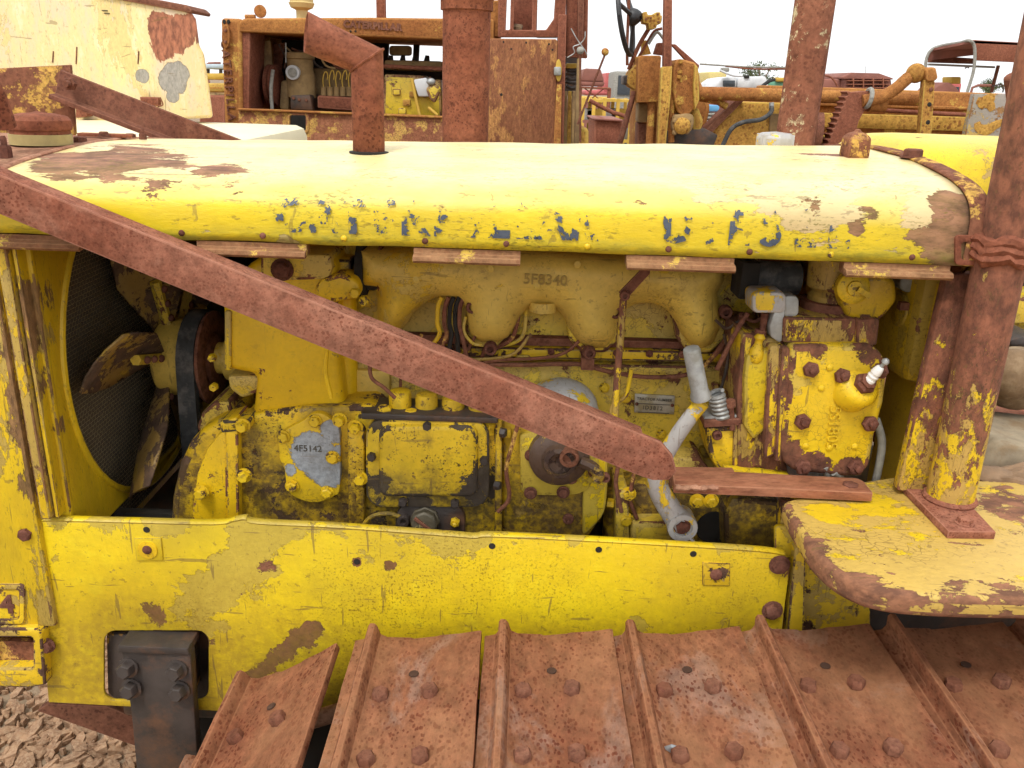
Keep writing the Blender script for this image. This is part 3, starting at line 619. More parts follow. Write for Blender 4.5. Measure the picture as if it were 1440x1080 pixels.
for i in range(13): t = rad(180 + 15 * i); pts.append(lo + Vector((0, -.084 * math.cos(t), .084 * math.sin(t))))
pts.append(pts[0])
rows = []
for i, p_ in enumerate(pts):
    c_ = AX if i < 13 or i == 26 else lo; rdir = Vector((0, (p_ - c_).y, (p_ - c_).z)).normalized()
    rows.append([p_ + Vector((-.020, 0, 0)) - rdir * .007, p_ + Vector((-.018, 0, 0)) + rdir * .008, p_ + Vector((.014, 0, 0)) + rdir * .008, p_ + Vector((.016, 0, 0)) - rdir * .007, p_ + Vector((-.020, 0, 0)) - rdir * .007])
b.grid(rows); b.out('fan_belt', M_RUB, DZ)
b = MB(); b.lathe(AX + Vector((.05, 0, 0)), (1, 0, 0), [(.03, 0), (.03, .03), (.042, .032), (.042, .06), (.034, .062), (.034, .10), (.055, .102), (.055, .135)], 24); b.out('pump_shaft_housing', M_MAN, DZ)

# ---- engine
b = MB(); b.box(((P(500, 500, 1.42).x + P(1040, 500, 1.42).x) / 2, 1.60, 1.08), (P(1040, 500, 1.42).x - P(470, 500, 1.42).x, .34, .56)); ENG = b.out('engine_block', M_BLK, DZ, bevel=.006)
b = MB(); b.prism(pp([(498, 508), (1040, 516), (1040, 700), (498, 690)], 1.405), (0, .05, 0)); b.out('block_side', M_BLK, ENG, bevel=.004)
b = MB(); b.prism(pp([(498, 484), (1030, 496), (1030, 510), (498, 499)], 1.400), (0, .05, 0)); b.out('head_ledge', M_FRAME, ENG, bevel=.003)
b = MB(); b.prism(pp([(540, 470), (1030, 483), (1030, 492), (540, 482)], 1.408), (0, .04, 0)); b.out('head_gasket', M_RUST, ENG, bevel=.001)
# head with cracked paint behind the manifold arches is the block face. intake manifold:
mo = [(505, 350), (760, 352), (1015, 372), (1018, 395), (1008, 412), (1012, 440), (1012, 462), (1003, 482), (988, 490), (970, 484), (957, 468), (948, 448), (934, 432), (915, 426), (893, 427), (878, 436), (868, 452), (865, 474), (852, 488), (832, 490), (812, 480), (800, 462), (793, 445), (782, 434), (764, 429), (745, 432), (732, 442), (724, 458), (714, 474), (697, 482), (676, 480), (662, 470), (657, 452), (655, 432), (645, 420), (622, 417), (600, 424), (584, 438), (573, 455), (560, 468), (545, 472), (532, 470), (530, 405), (505, 402)]
b = MB(); b.prism(pp(mo, 1.384), (0, .05, 0))
def near_edge(x, y, poly):
    best = (1e9, None)
    for (ax_, ay), (bx_, by) in zip(poly, poly[1:] + poly[:1]):
        ux, uy = bx_ - ax_, by - ay; t_ = max(0., min(1., ((x - ax_) * ux + (y - ay) * uy) / (ux * ux + uy * uy))); qx, qy = ax_ + ux * t_, ay + uy * t_
        dd = math.hypot(x - qx, y - qy)
        if dd < best[0]: best = (dd, (qx, qy))
    return best
def inside(x, y, poly):
    c_ = False
    for (ax_, ay), (bx_, by) in zip(poly, poly[1:] + poly[:1]):
        if (ay > y) != (by > y) and x < (bx_ - ax_) * (y - ay) / (by - ay) + ax_: c_ = not c_
    return c_
st_, RI, gv = 5., 36., {}
for ix in range(int(500 / st_), int(1026 / st_)):        # swollen casting: round in section everywhere
    for iy in range(int(345 / st_), int(496 / st_)):
        x, y = ix * st_, iy * st_; dd, q_ = near_edge(x, y, mo)
        if inside(x, y, mo): t_ = min(dd / RI, 1.); gv[ix, iy] = b.bm.verts.new(P(x, y, 1.384 - .044 * math.sqrt(1 - (1 - t_) ** 2)))
        elif dd < st_ * .95: gv[ix, iy] = b.bm.verts.new(P(q_[0], q_[1], 1.3835))
for (ix, iy) in list(gv):
    k4 = [gv.get(k_) for k_ in ((ix, iy), (ix + 1, iy), (ix + 1, iy + 1), (ix, iy + 1))]
    k4 = [k_ for k_ in k4 if k_ is not None]
    if len(k4) >= 3: b.bm.faces.new(k4)
MAN = b.out('intake_manifold', M_MAN, ENG, ang=70)
mo2 = [(x + (3 if x > 700 else -2), y + 7) for x, y in mo if y > 440]
for xs in ((652, 720, 446, 492), (796, 874, 452, 500), (948, 1022, 450, 500)):
    b = MB(); b.prism(pp([(xs[0], xs[2]), (xs[1], xs[2]), (xs[1] - 4, xs[3] - 22), (xs[1] - 22, xs[3] - 3), (xs[0] + 22, xs[3] - 3), (xs[0] + 4, xs[3] - 22)], 1.385), (0, .03, 0)); b.out('port_flange', M_BLK, MAN, bevel=.006)
text(MAN, '5F8340', P(767, 394, 1.3400), (1, 0, -.02), (0, 0, 1), .024, plain('rubbed_digits', (.40, .265, .05), .6), 'casting_number', .0028, .0002)
for a_ in ((585, 393), (812, 372), (755, 402), (690, 378)): bolt(MAN, P(*a_, 1.3410), TOCAM, .006, .002, M_MAN, 'boss', 'rivet')
b = MB(); b.lathe(P(763, 432, 1.37), (0, 0, -1), [(.022, -.01), (.022, .006), (.016, .008)], 20); b.out('plug', M_MAN, MAN)
bolts(MAN, [(665, 430), (865, 437), (1019, 437), (828, 494), (690, 488)], 1.37, 9.5, M_BOLT, 'socket', 1.4)
b = MB(); b.lathe(P(505, 378, 1.40), (1, 0, 0), [(.046, 0), (.046, .012), (.035, .014), (.035, .05)], 24); b.out('manifold_clamp', M_DARK, ENG)
b = MB(); b.lathe(P(540, 378, 1.40), (-1, 0, 0), [(.042, 0), (.042, .006), (.03, .007)], 24); b.out('clamp_ring', M_RUST, ENG)
# fuel lines
ly = 1.37
def tub(parent, name, mat, pts, Y, rpx, seg=8, sm=5):
    b = MB(); pts = [P(p[0], p[1], p[2] if len(p) > 2 else Y) for p in pts]
    b.tube(pts, rpx * mpp(pts[0].x, 500, Y) if False else rpx * .00112, seg, sm); return b.out(name, mat, parent)
for k_, (x0, mt) in enumerate(((617, M_ENG), (627, M_RY), (634, M_DARK), (642, M_DARK), (648, M_RUST))):
    tub(ENG, 'injector_line', mt, [(x0 + 4, 418), (x0 - 1, 432), (x0 - 2, 455), (x0 + 1, 470), (x0 - 10 + 4 * k_, 490), (x0 - 14 + 6 * k_, 520)], ly, 3.4)
tub(ENG, 'injector_line', M_RY, [(730, 432), (727, 455), (718, 478), (695, 490), (680, 496), (676, 520)], 1.385, 3.2)
tub(ENG, 'injector_line', M_BLK, [(740, 435), (736, 470), (722, 482), (705, 486)], 1.395, 3.2)
tub(ENG, 'fuel_line', M_RUST, [(668, 512), (740, 513), (812, 512), (850, 521), (905, 530), (960, 528), (990, 515), (1015, 485), (1030, 460), (1046, 440)], 1.38, 3.6)
tub(ENG, 'fuel_line', M_RY, [(985, 520), (1012, 492), (1030, 466), (1044, 444)], 1.365, 3.4)
b = MB(); b.box(P(826, 510, 1.375), (.022, .02, .022)); b.out('line_clip', M_RUST, ENG, bevel=.002)
tub(ENG, 'drain_line', M_BLK, [(655, 445), (652, 465), (664, 482), (680, 486)], 1.372, 2.6)
bolts(ENG, [(545 + 46 * i, 489 + i) for i in range(10)], 1.398, 5.5, M_BOLT, 'stud', 1.2)
for k_, x0 in enumerate((563, 600, 637, 674)):
    tub(ENG, 'injector_line', (M_RY, M_RUST, M_PONY2, M_RUST)[k_], [(x0, 545), (x0 + 2, 525), (x0 + 14, 508), (x0 + 20 + 30 * k_, 500), (x0 + 30 + 40 * k_, 470)], 1.375, 2.6, 6)
for pts in ([(1018, 470), (1024, 500), (1016, 540), (1008, 560)], [(1030, 470), (1036, 510), (1030, 560)], [(1006, 450), (1022, 462), (1040, 452), (1056, 462)]):
    tub(ENG, 'wire', M_BLACK, pts, 1.34, 2.4, 6)
tub(ENG, 'oil_line', M_RY, [(700, 720), (716, 700), (712, 660), (722, 620), (730, 590)], 1.30, 3.2)
tub(ENG, 'oil_line', M_COVER, [(505, 750), (520, 728), (545, 722), (566, 728)], 1.30, 3.4)
tub(ENG, 'oil_line', M_RUST, [(856, 600), (870, 640), (866, 680), (874, 720)], 1.31, 3.4)
for pts, mt, r_ in (([(700, 560), (716, 552), (728, 560), (732, 590)], M_RY, 3.2), ([(846, 600), (858, 590), (862, 570), (880, 556), (888, 520)], M_PONY2, 3.0), ([(455, 440), (462, 470), (458, 520), (466, 560)], M_COL, 3.2), ([(520, 500), (522, 530), (540, 545), (556, 560)], M_RUST, 3.0), ([(880, 640), (892, 660), (886, 700), (896, 730)], M_RY, 3.0), ([(1040, 442), (1060, 452), (1076, 446), (1092, 456), (1110, 450)], M_RUST, 2.6), ([(1020, 640), (1030, 670), (1024, 700)], M_BLACK, 3.2)):
    tub(ENG, 'pipe', mt, pts, 1.31, r_, 8)
bolts(ENG, [(900, 640), (930, 610), (880, 560), (960, 600), (1000, 640), (720, 545), (850, 545), (690, 540)], 1.403, 5.5, M_YBOLT, 'hex', 1.0)
for x_, y_, w_, h_, mt in ((668, 556, 18, 10, M_BLK), (874, 610, 10, 34, M_FRAME), (985, 630, 24, 14, M_ENG2), (1002, 540, 10, 26, M_PONY2), (560, 500, 26, 7, M_RUST), (726, 500, 20, 8, M_BLK)):
    b = MB(); b.prism(pp(rrect(x_, y_, x_ + w_, y_ + h_, 3), 1.392), (0, .03, 0)); b.out('clip_plate', mt, ENG, bevel=.002)
# throttle linkage
b = MB(); b.tube([P(877, 415, 1.30), P(873, 470, 1.30), P(868, 530, 1.29), P(864, 610, 1.28)], .0058, 10, 3); TH = b.out('throttle_rod', M_PONY2, DZ)
b = MB(); b.prism(pp([(870, 412), (903, 378), (915, 376), (914, 385), (884, 418)], 1.297), (0, .006, 0)); b.out('throttle_arm', M_RUST, TH, bevel=.001)
bolt(TH, P(878, 415, 1.294), TOCAM, .008, .009, M_BOLT, 'bolt', 'socket')
# tractor number plate
b = MB(); b.prism(pp([(893, 554), (949, 557), (948, 583), (892, 580)], 1.400), (0, .004, 0)); NP = b.out('serial_plate', plain('plate_metal', (.50, .48, .40), .45, .3, .3, 60, dirt=(.3, .25, .12)), ENG, bevel=.0006)
M_INK = plain('stamped_ink', (.10, .09, .07), .6)
text(NP, 'TRACTOR NUMBER', P(920.5, 562, 1.3993), (1, 0, -.03), (0, 0, 1), .0070, M_INK, 'lettering', .0003, .0001)
text(NP, 'ID3812', P(918, 574, 1.3993), (1, 0, -.03), (0, 0, 1), .0100, M_INK, 'lettering', .0003, .0001, 1.2)
for x0, y0, x1, y1 in ((898, 567, 942, 568.2), (897, 579, 941, 580.2)):
    b = MB(); b.prism(pp([(x0, y0), (x1, y0 + 2), (x1, y1 + 2), (x0, y1)], 1.3995), (0, .001, 0)); b.out('border_line', M_INK, NP)
bolts(NP, [(895.5, 568), (945.5, 570)], 1.400, 2.6, M_BOLT, 'rivet')
# water pump column
b = MB(); b.prism(pp([(312, 432), (325, 398), (350, 372), (366, 362), (470, 362), (474, 408), (476, 500), (486, 590), (352, 600), (360, 528), (316, 520)], 1.34), (0, .33, 0)); WP = b.out('water_pump_housing', M_COL, DZ, bevel=.014, seg=3)
b = MB(); b.cyl(P(485, 415, 1.40), P(487, 572, 1.40), .020, .021, 20); b.out('water_riser', M_COL, WP)
b = MB(); b.prism(pp([(315, 437), (325, 437), (325, 522), (315, 522)], 1.335), (0, .2, 0)); b.out('pump_flange', M_FRAME, WP, bevel=.004)
b = MB(); b.prism(pp([(366, 358), (464, 358), (468, 376), (462, 393), (366, 396)], 1.335), (0, .08, 0)); b.out('top_cover', M_BLK, WP, bevel=.005)
bolts(WP, [(397, 379)], 1.334, 12, M_BOLT, 'hex', 1.0)
b = MB(); b.prism(pp([(440, 408), (452, 392), (478, 384), (500, 392), (506, 404), (504, 420), (470, 426), (446, 420)], 1.33), (0, .09, 0)); b.out('outlet_elbow', M_ENG, WP, bevel=.01)
bolts(WP, [(500, 411), (513, 422)], 1.335, 8, M_YBOLT, 'plain', 1.2)
b = MB(); b.box(P(485, 376, 1.40), (.030, .05, .035)); b.out('hose_flange', M_ENG2, WP, bevel=.004)
b = MB(); b.box(P(527, 538, 1.42), (.062, .05, .062)); b.out('breather_box', M_MAN, ENG, bevel=.006)
b = MB(); b.prism(pp([(318, 528), (372, 528), (366, 552), (340, 562), (322, 548)], 1.37), (0, .1, 0)); b.out('pump_elbow', M_BLK, WP, bevel=.008)
bolts(WP, [(302, 543), (300, 502), (352, 500)], 1.36, 6, M_YBOLT, 'plain', 1.6)
b = MB(); b.prism(pp([(276, 600), (284, 580), (300, 566), (322, 564), (330, 590), (318, 610), (296, 612), (282, 618)], 1.38), (0, .12, 0)); b.out('tensioner_casting', M_BLK, WP, bevel=.006)
# timing gear case
b = MB(); b.prism(pp([(330, 600), (342, 588), (368, 580), (430, 572), (520, 570), (535, 576), (535, 770), (330, 770)], 1.325), (0, .35, 0)); GC = b.out('timing_gear_case', M_ENG2, DZ, bevel=.010, seg=3)
b = MB(); b.prism(pp([(236, 770), (240, 700), (250, 655), (266, 622), (284, 604), (305, 592), (324, 588), (326, 770)], 1.335), (0, .42, 0)); b.out('gear_cover', M_ENG2, GC, bevel=.018, seg=3)
b = MB(); b.prism(pp([(268, 770), (270, 715), (276, 668), (290, 632), (306, 612), (322, 600), (322, 770)], 1.312), (0, .03, 0)); b.out('cover_rib', M_ENG, GC, bevel=.006)
b = MB(); b.prism(pp([(316, 592), (334, 586), (336, 770), (320, 770)], 1.305), (0, .06, 0)); b.out('case_flange', M_ENG, GC, bevel=.004)
b = MB(); b.prism(pp([(308, 592), (352, 590), (352, 606), (310, 610)], 1.303), (0, .06, 0)); b.out('flange_lug', M_COVER, GC, bevel=.005)
bolts(GC, [(342, 598), (344, 668), (284, 692), (500, 600), (507, 672), (478, 590)], 1.303, 8, M_YBOLT, 'hex', 1.5)
b = MB(); b.prism(pp([(488, 600), (498, 596), (506, 600), (512, 606), (512, 745), (490, 745)], 1.30), (0, .06, 0)); b.out('pump_flange', M_ENG2, GC, bevel=.004)
cpts = smooth2([(391, 620), (396, 608), (425, 592), (440, 582), (456, 583), (472, 596), (478, 612), (478, 685), (470, 698), (446, 707), (422, 703), (404, 690), (400, 662), (393, 645), (391, 620)], 3)[:-1]
b = MB(); b.prism(pp(cpts, 1.312), (0, .02, 0)); CV = b.out('access_cover', M_PLATE, GC, bevel=.003)
text(CV, '4F5142', P(433, 631, 1.3115), (1, 0, -.0), (0, 0, 1), .016, M_INK, 'casting_number', .0008)
bolts(CV, [(443, 592), (398, 614), (468, 643), (411, 683), (460, 692)], 1.311, 7.5, M_YBOLT, 'hex', 1.1)
# fuel injection pump
b = MB(); b.prism(pp([(498, 584), (700, 588), (702, 770), (498, 770)], 1.318), (0, .12, 0)); FP = b.out('fuel_pump_housing', M_COVER, DZ, bevel=.006)
b = MB(); b.prism(pp([(508, 581), (700, 588), (700, 596), (508, 590)], 1.298), (0, .08, 0)); b.out('pump_ledge', M_BLACK, FP, bevel=.002)
b = MB(); b.prism(pp(rrect(514, 590, 688, 714, 24, 5), 1.300), (0, .03, 0)); CV2 = b.out('pump_cover', M_COVER, FP, bevel=.004)
b = MB(); b.prism(pp(rrect(532, 600, 672, 700, 14, 5), 1.290), (0, .02, 0)); b.out('cover_bulge', M_COVER, CV2, bevel=.008, seg=3)
bolts(CV2, [(601, 598), (523, 641), (681, 646), (567, 704), (640, 706)], 1.300, 6.5, M_BLACK, 'plain', 1.4)
bolts(FP, [(696, 682), (704, 608)], 1.305, 7, M_BLACK, 'plain', 1.2, ax=(1, -.4, 0))
for x, y in ((563, 0), (600, 5), (637, 10), (674, 15), (710, 20)):
    b = MB(); b.lathe(P(x, 582 + y, 1.34), (0, 0, 1), [(.019, 0), (.019, .036), (.0165, .042), (.008, .044), (0, .044)], 20); b.out('pump_barrel', M_ENG2, FP)
    b = MB(); q = P(x - 22, 590 + y, 1.318); b.lathe(q, (0, 0, 1), [(.0095, 0), (.0095, .012), (.013, .013), (.013, .020), (.009, .024), (0, .024)], 6); b.out('lock_nut', M_YBOLT, FP)
    b = MB(); q = P(x - 2, 588 + y, 1.316); b.box(q, (.026, .02, .014)); b.out('clamp_block', M_ENG2, FP, bevel=.003)
b = MB(); b.prism(pp(rrect(556, 706, 654, 790, 26, 5), 1.305), (0, .03, 0)); FC = b.out('filler_plate', M_BLACK, FP, bevel=.004)
b = MB(); q = P(598, 731, 1.305); b.lathe(q, (0, -1, .1), [(.026, 0), (.026, .006), (.023, .008), (.023, .020), (.019, .023), (0, .024)], 8); CAPO = b.out('oil_filler_cap', plain('greasy_cap', (.13, .11, .07), .5, .2, .5, 30), FC, bevel=.0008)
b = MB(); b.box(q + Vector((0, -.0245, .003)), (.040, .004, .006), Matrix.Rotation(.7, 3, 'Y')); b.out('grip_bar', M_RUST, CAPO, bevel=.001)
text(CAPO, 'CAT', q + Vector((-.006, -.0245, .0)), (.7, 0, .4), (-.3, 0, 1), .010, plain('cap_letter', (.40, .34, .15), .6), 'lettering', .0006)
bolts(FC, [(640, 733)], 1.304, 7, M_YBOLT, 'stud', 1.8)
bolts(FC, [(568, 730)], 1.304, 9, M_BLACK, 'socket', 1.0)
# governor / accessory drive housing
b = MB(); b.prism(pp(smooth2([(706, 588), (780, 580), (846, 600), (852, 640), (854, 690), (850, 722), (838, 742), (818, 770)], 3) + [(704, 770)], 1.318), (0, .12, 0)); GV = b.out('governor_housing', M_ENG2, DZ, bevel=.010, seg=3)
b = MB(); b.prism(pp(smooth2([(820, 604), (850, 612), (855, 660), (853, 705), (846, 728), (826, 750)], 3) + [(819, 752)], 1.312), (0, .06, 0)); b.out('end_cap', M_PANEL, GV, bevel=.006)
b = MB(); b.prism(pp([(697, 592), (706, 592), (706, 770), (695, 770)], 1.305), (0, .05, 0)); b.out('joint_flange', M_ENG2, GV, bevel=.003)
b = MB(); b.prism(pp([(730, 612), (780, 600), (838, 620), (844, 660), (826, 690), (812, 696), (790, 698), (742, 697), (732, 690)], 1.308), (0, .03, 0)); CL = b.out('round_cover_flange', M_PANEL, GV, bevel=.004)
q = P(786, 640, 1.308); b = MB(); b.lathe(q, (0, -1, 0), [(.052, 0), (.050, .012), (.040, .020), (.030, .022), (.026, .034), (.019, .036), (.019, .030), (0, .028)], 32); b.out('drive_cover', M_OILY, CL)
b = MB(); q = P(800, 640, 1.28); b.lathe(q, (0, -1, 0), [(.016, 0), (.016, .014), (.011, .015), (.010, .006), (0, .006)], 18); b.out('pipe_stub', M_RUST, CL)
bolts(CL, [(747, 640), (746, 693), (792, 692), (803, 672), (836, 663)], 1.305, 7, M_BOLT, 'hex', 1.1)
tub(CL, 'drain_pipe', M_OILY, [(815, 648), (832, 656), (842, 668), (838, 675)], 1.29, 9)
bolts(GV, [(799, 729)], 1.317, 8, M_BOLT, 'socket', .5); bolts(GV, [(854, 707)], 1.33, 7, M_YBOLT, 'plain', 1.4, ax=(1, -.2, 0)); bolts(GV, [(851, 670)], 1.30, 7, M_BOLT, 'socket', 1.2)
text(GV, '4F5288', P(756, 712, 1.3172), (1, 0, 0), (0, 0, 1), .013, M_ENG2, 'casting_number', .0016)
# dome of the accessory above
q = P(789, 578, 1.375); b = MB()
b.lathe(q, (0, -.25, 1), [(.064, -.05), (.064, .008), (.062, .012), (.060, .022), (.050, .036), (.036, .046), (.018, .052), (0, .053)], 32)
b.out('domed_cap', paint('dome_paint', fresh=(.80, .58, .02), old=(.56, .57, .57), tf=.58, tr=.2, scale=12, seed=6, grime=.2), GV)
b = MB(); b.lathe(q, (0, -.25, 1), [(.068, -.05), (.068, -.002), (.064, .0)], 32); b.out('cap_skirt', M_BLK, GV)
# starting crank
b = MB(); g0, g1 = P(972, 490, 1.235), P(986, 560, 1.245); ax = (g1 - g0); L_ = ax.length
b.lathe(g0, ax, [(.007, -.001), (.0120, 0), (.0132, .004), (.0136, L_ * .85), (.0160, L_ * .93), (.0160, L_), (.011, L_ + .002)], 24); CRK = b.out('crank_grip', M_ALU, DZ)
b = MB(); pth = [P(988, 566, 1.25), P(968, 590, 1.252), P(944, 625, 1.255), P(928, 655, 1.255), P(924, 680, 1.255), P(936, 706, 1.255), P(958, 738, 1.255)]
b.tube(pth, lambda t: .0120 + .009 * t ** 1.5, 16, 5)
for v in b.bm.verts: v.co.y = 1.253 + (v.co.y - 1.253) * .8
ARM = b.out('crank_arm', M_CRANK, CRK)
q = P(959, 740, 1.245); b = MB(); b.lathe(q, (0, -1, 0), [(.024, -.03), (.025, .004), (.024, .008), (.016, .009), (.015, .004), (0, .004)], 28); b.box(q + Vector((.014, .004, -.018)), (.003, .026, .024), Matrix.Rotation(-.8, 3, 'Y')); b.out('clamp_boss', M_CRANK, CRK)
bolts(CRK, [(959, 740)], 1.242, 9, M_BOLT, 'hex', .8)
# bell housing and bits beside the crank
b = MB(); b.prism(pp([(875, 690), (900, 684), (1000, 690), (1090, 700), (1092, 790), (875, 770)], 1.335), (0, .3, 0)); BH = b.out('bell_housing', M_ENG2, DZ, bevel=.010)
b = MB(); b.prism(pp([(866, 690), (884, 690), (886, 770), (866, 770)], 1.31), (0, .1, 0)); b.out('bell_flange', M_BLK, BH, bevel=.004)
b = MB(); b.prism(pp([(888, 736), (940, 736), (948, 770), (888, 770)], 1.30), (0, .06, 0)); b.out('foot', M_BLK, BH, bevel=.008)
bolts(BH, [(884, 694), (980, 704), (1000, 704), (880, 730)], 1.315, 8, M_YBOLT, 'hex', 1.2)
b = MB(); b.lathe(P(1004, 742, 1.334), (0, -1, 0), [(.032, 0), (.030, .002), (0, .002)], 20); b.out('inspection_hole', M_DARK, BH)
b = MB(); b.cyl(P(862, 690, 1.37), P(862, 770, 1.37), .018, .02, 18); b.out('oil_pipe', M_ENG2, BH)
b = MB(); b.prism(pp([(1030, 700), (1098, 706), (1098, 790), (1020, 780), (1018, 720)], 1.29), (0, .1, 0)); b.out('housing_side', M_ENG2, BH, bevel=.008)
b = MB(); b.prism(pp([(945, 644), (985, 644), (998, 660), (998, 690), (940, 690)], 1.33), (0, .1, 0)); b.out('lug', M_BLK, BH, bevel=.006)
b = MB(); b.prism(pp([(1020, 660), (1110, 668), (1112, 684), (1020, 680)], 1.26), (0, .02, 0)); b.out('yellow_strip', M_PANEL, BH, bevel=.001)
# spring clamp bracket
b = MB(); b.prism(pp([(990, 591), (1050, 588), (1050, 598), (990, 602)], 1.275), (0, .06, 0)); SB = b.out('clamp_bracket', M_RUST, DZ, bevel=.002)
b = MB(); b.prism(pp([(991, 586), (1048, 583), (1049, 588), (990, 592)], 1.280), (0, .05, 0)); b.out('clamp_plate', M_ALU, SB, bevel=.001)
b = MB()
hl = [P(1006 + 10 * t, 552 + 36 * t, 1.285) + Vector((.011 * math.cos(t * 40), .011 * math.sin(t * 40), .004 * math.cos(t * 40))) for t in [i / 60 for i in range(61)]]
b.tube(hl, .0036, 6, 1); b.out('coil_spring', M_ALU, SB)
b = MB(); b.cyl(P(1027, 562, 1.28), P(1030, 604, 1.28), .005, .005, 10); b.cyl(P(1027, 562, 1.279), P(1028, 572, 1.279), .008, .008, 6); b.out('clamp_stud', M_RUST, SB)
b = MB(); b.prism(pp(smooth2([(992, 602), (1040, 602), (1042, 640), (1034, 662), (1012, 664), (998, 640), (992, 602)], 3)[:-1], 1.285), (0, .08, 0)); b.out('clamp_body', M_ENG2, SB, bevel=.008)
b = MB(); b.prism(pp([(1032, 596), (1052, 590), (1056, 668), (1030, 666)], 1.28), (0, .06, 0)); b.out('clamp_strap', M_PONY2, SB, bevel=.003)
bolts(SB, [(1008, 611)], 1.284, 7, M_BOLT, 'socket', 1.)

# ---- starting engine (pony motor)
b = MB(); b.prism(pp([(1044, 468), (1102, 478), (1108, 500), (1104, 640), (1110, 672), (1080, 672), (1072, 660), (1062, 658), (1050, 672), (1038, 672), (1036, 560)], 1.275), (0, .2, 0)); PM = b.out('starting_engine', M_PONY2, DZ, bevel=.008)
b = MB(); b.prism(pp([(1050, 500), (1082, 490), (1088, 520), (1082, 600), (1060, 620), (1046, 600), (1046, 530)], 1.266), (0, .05, 0)); b.out('crankcase_face', M_PANEL, PM, bevel=.006)
b = MB(); b.prism(pp([(1082, 486), (1100, 486), (1098, 560), (1092, 640), (1074, 648), (1078, 560)], 1.255), (0, .06, 0)); b.out('casing_rib', M_PONY2, PM, bevel=.005)
b = MB(); b.prism(pp([(1102, 446), (1204, 448), (1206, 486), (1100, 482)], 1.262), (0, .16, 0)); b.out('cylinder_head', M_PONY2, PM, bevel=.004)
b = MB(); b.prism(pp([(1206, 450), (1238, 448), (1234, 486), (1204, 488)], 1.256), (0, .16, 0)); b.out('cylinder_head', M_PONY2, PM, bevel=.004)
b = MB(); b.prism(pp([(1112, 486), (1226, 484), (1244, 500), (1249, 522), (1244, 566), (1232, 610), (1224, 656), (1212, 670), (1190, 672), (1116, 664), (1102, 650), (1096, 630), (1100, 596), (1108, 540)], 1.246), (0, .10, 0)); SC_ = b.out('starter_cover', M_PONY, PM, bevel=.010, seg=3)
b = MB(); b.prism(pp([(1100, 490), (1112, 490), (1110, 560), (1102, 600), (1100, 650), (1090, 650), (1094, 560)], 1.250), (0, .03, 0)); b.out('cover_joint', M_PONY2, SC_, bevel=.004)
bolts(SC_, [(1139, 519), (1183, 528), (1236, 521), (1127, 592), (1222, 595), (1128, 656), (1202, 656)], 1.245, 11.5, M_BOLT, 'stud', 1.3, ax=(.12, -1, .1))
bolts(SC_, [(1155, 546), (1167, 517), (1202, 628), (1166, 630), (1133, 627)], 1.2455, 5, M_PONY, 'rivet', .5)
q = P(1205, 545, 1.246); bx = Vector((.22, -.75, .6)).normalized(); b = MB(); b.lathe(q, bx, [(.034, -.02), (.033, .006), (.026, .014), (.020, .016)], 28); b.out('plug_boss', M_PONY, SC_)
q2 = q + bx * .012; b = MB(); b.lathe(q2, bx, [(.017, 0), (.017, .012), (.013, .016), (.013, .020), (.009, .022)], 6); b.out('plug_nut', M_RUST, SC_)
pa = Vector((.36, -.30, .88)).normalized(); q3 = q2 + bx * .016; b = MB()
b.lathe(q3, pa, [(.0085, 0), (.0085, .006), (.0075, .007), (.0075, .010), (.0085, .011), (.0085, .013), (.0072, .014), (.0072, .017), (.0082, .018), (.0075, .024), (.0055, .030), (.004, .031)], 20); SPK = b.out('spark_plug', M_CERAM, PM)
b = MB(); b.lathe(q3 + pa * .030, pa, [(.003, 0), (.003, .008), (.0055, .009), (.0055, .013), (.003, .016)], 10); b.out('plug_terminal', M_ALU, SPK)
text(SC_, '5S1805', P(1171, 601, 1.2455), (.06, 0, -1), (1, 0, .06), .025, M_PONY, 'casting_number', .003)
# carburettor, air cleaner, latch, hoses
q = P(1222, 425, 1.30); b = MB(); b.prism(pp([(1180, 398), (1200, 386), (1244, 386), (1262, 396), (1263, 424), (1250, 440), (1240, 452), (1194, 450), (1184, 428)], 1.272), (0, .07, 0)); CB = b.out('carburettor', M_ENG, PM, bevel=.010, seg=3)
q = P(1200, 405, 1.262); b = MB(); b.lathe(q, (-.1, -1, .1), [(.024, -.02), (.024, .002), (.020, .006), (.012, .007), (.011, .012), (0, .013)], 24); b.box(q + Vector((.010, -.016, -.003)), (.022, .006, .008), Matrix.Rotation(.5, 3, 'Y')); b.out('fuel_cap', M_COVER, CB)
b = MB(); b.lathe(P(1165, 428, 1.33), (0, 0, 1), [(.030, 0), (.034, .006), (.034, .016), (.028, .022), (.038, .030), (.040, .075)], 28); b.out('air_cleaner', M_PONY2, PM)
b = MB(); b.lathe(P(1165, 432, 1.33), (0, 0, 1), [(.045, -.01), (.045, .012), (.03, .013)], 28); b.out('cleaner_clamp', M_RUST, PM)
b = MB(); b.cyl(P(1050, 388, 1.36), P(1122, 392, 1.36), .026, .026, 20); b.out('rubber_hose', M_RUB, PM)
b = MB(); b.box(P(1048, 390, 1.35), (.03, .06, .06)); b.out('hose_joint', M_DARK, PM, bevel=.004)
b = MB(); b.prism(pp(rrect(1058, 411, 1106, 441, 8), 1.262), (0, .05, 0)); LT = b.out('latch_bracket', M_CRANK, PM, bevel=.005)
b = MB(); b.prism(pp([(1090, 436), (1104, 434), (1103, 478), (1096, 482), (1084, 474), (1082, 460)], 1.266), (0, .03, 0)); b.out('latch_tongue', M_ALU, LT, bevel=.003)
b = MB(); b.prism(pp(rrect(1100, 416, 1124, 446, 8), 1.268), (0, .03, 0)); b.out('latch_lug', M_ALU, LT, bevel=.004)
b = MB(); b.cyl(P(1076, 440, 1.28), P(1072, 466, 1.28), .006, .005, 10); b.cyl(P(1070, 463, 1.28), P(1068, 474, 1.28), .009, .009, 6); b.out('latch_pin', M_RUST, LT)
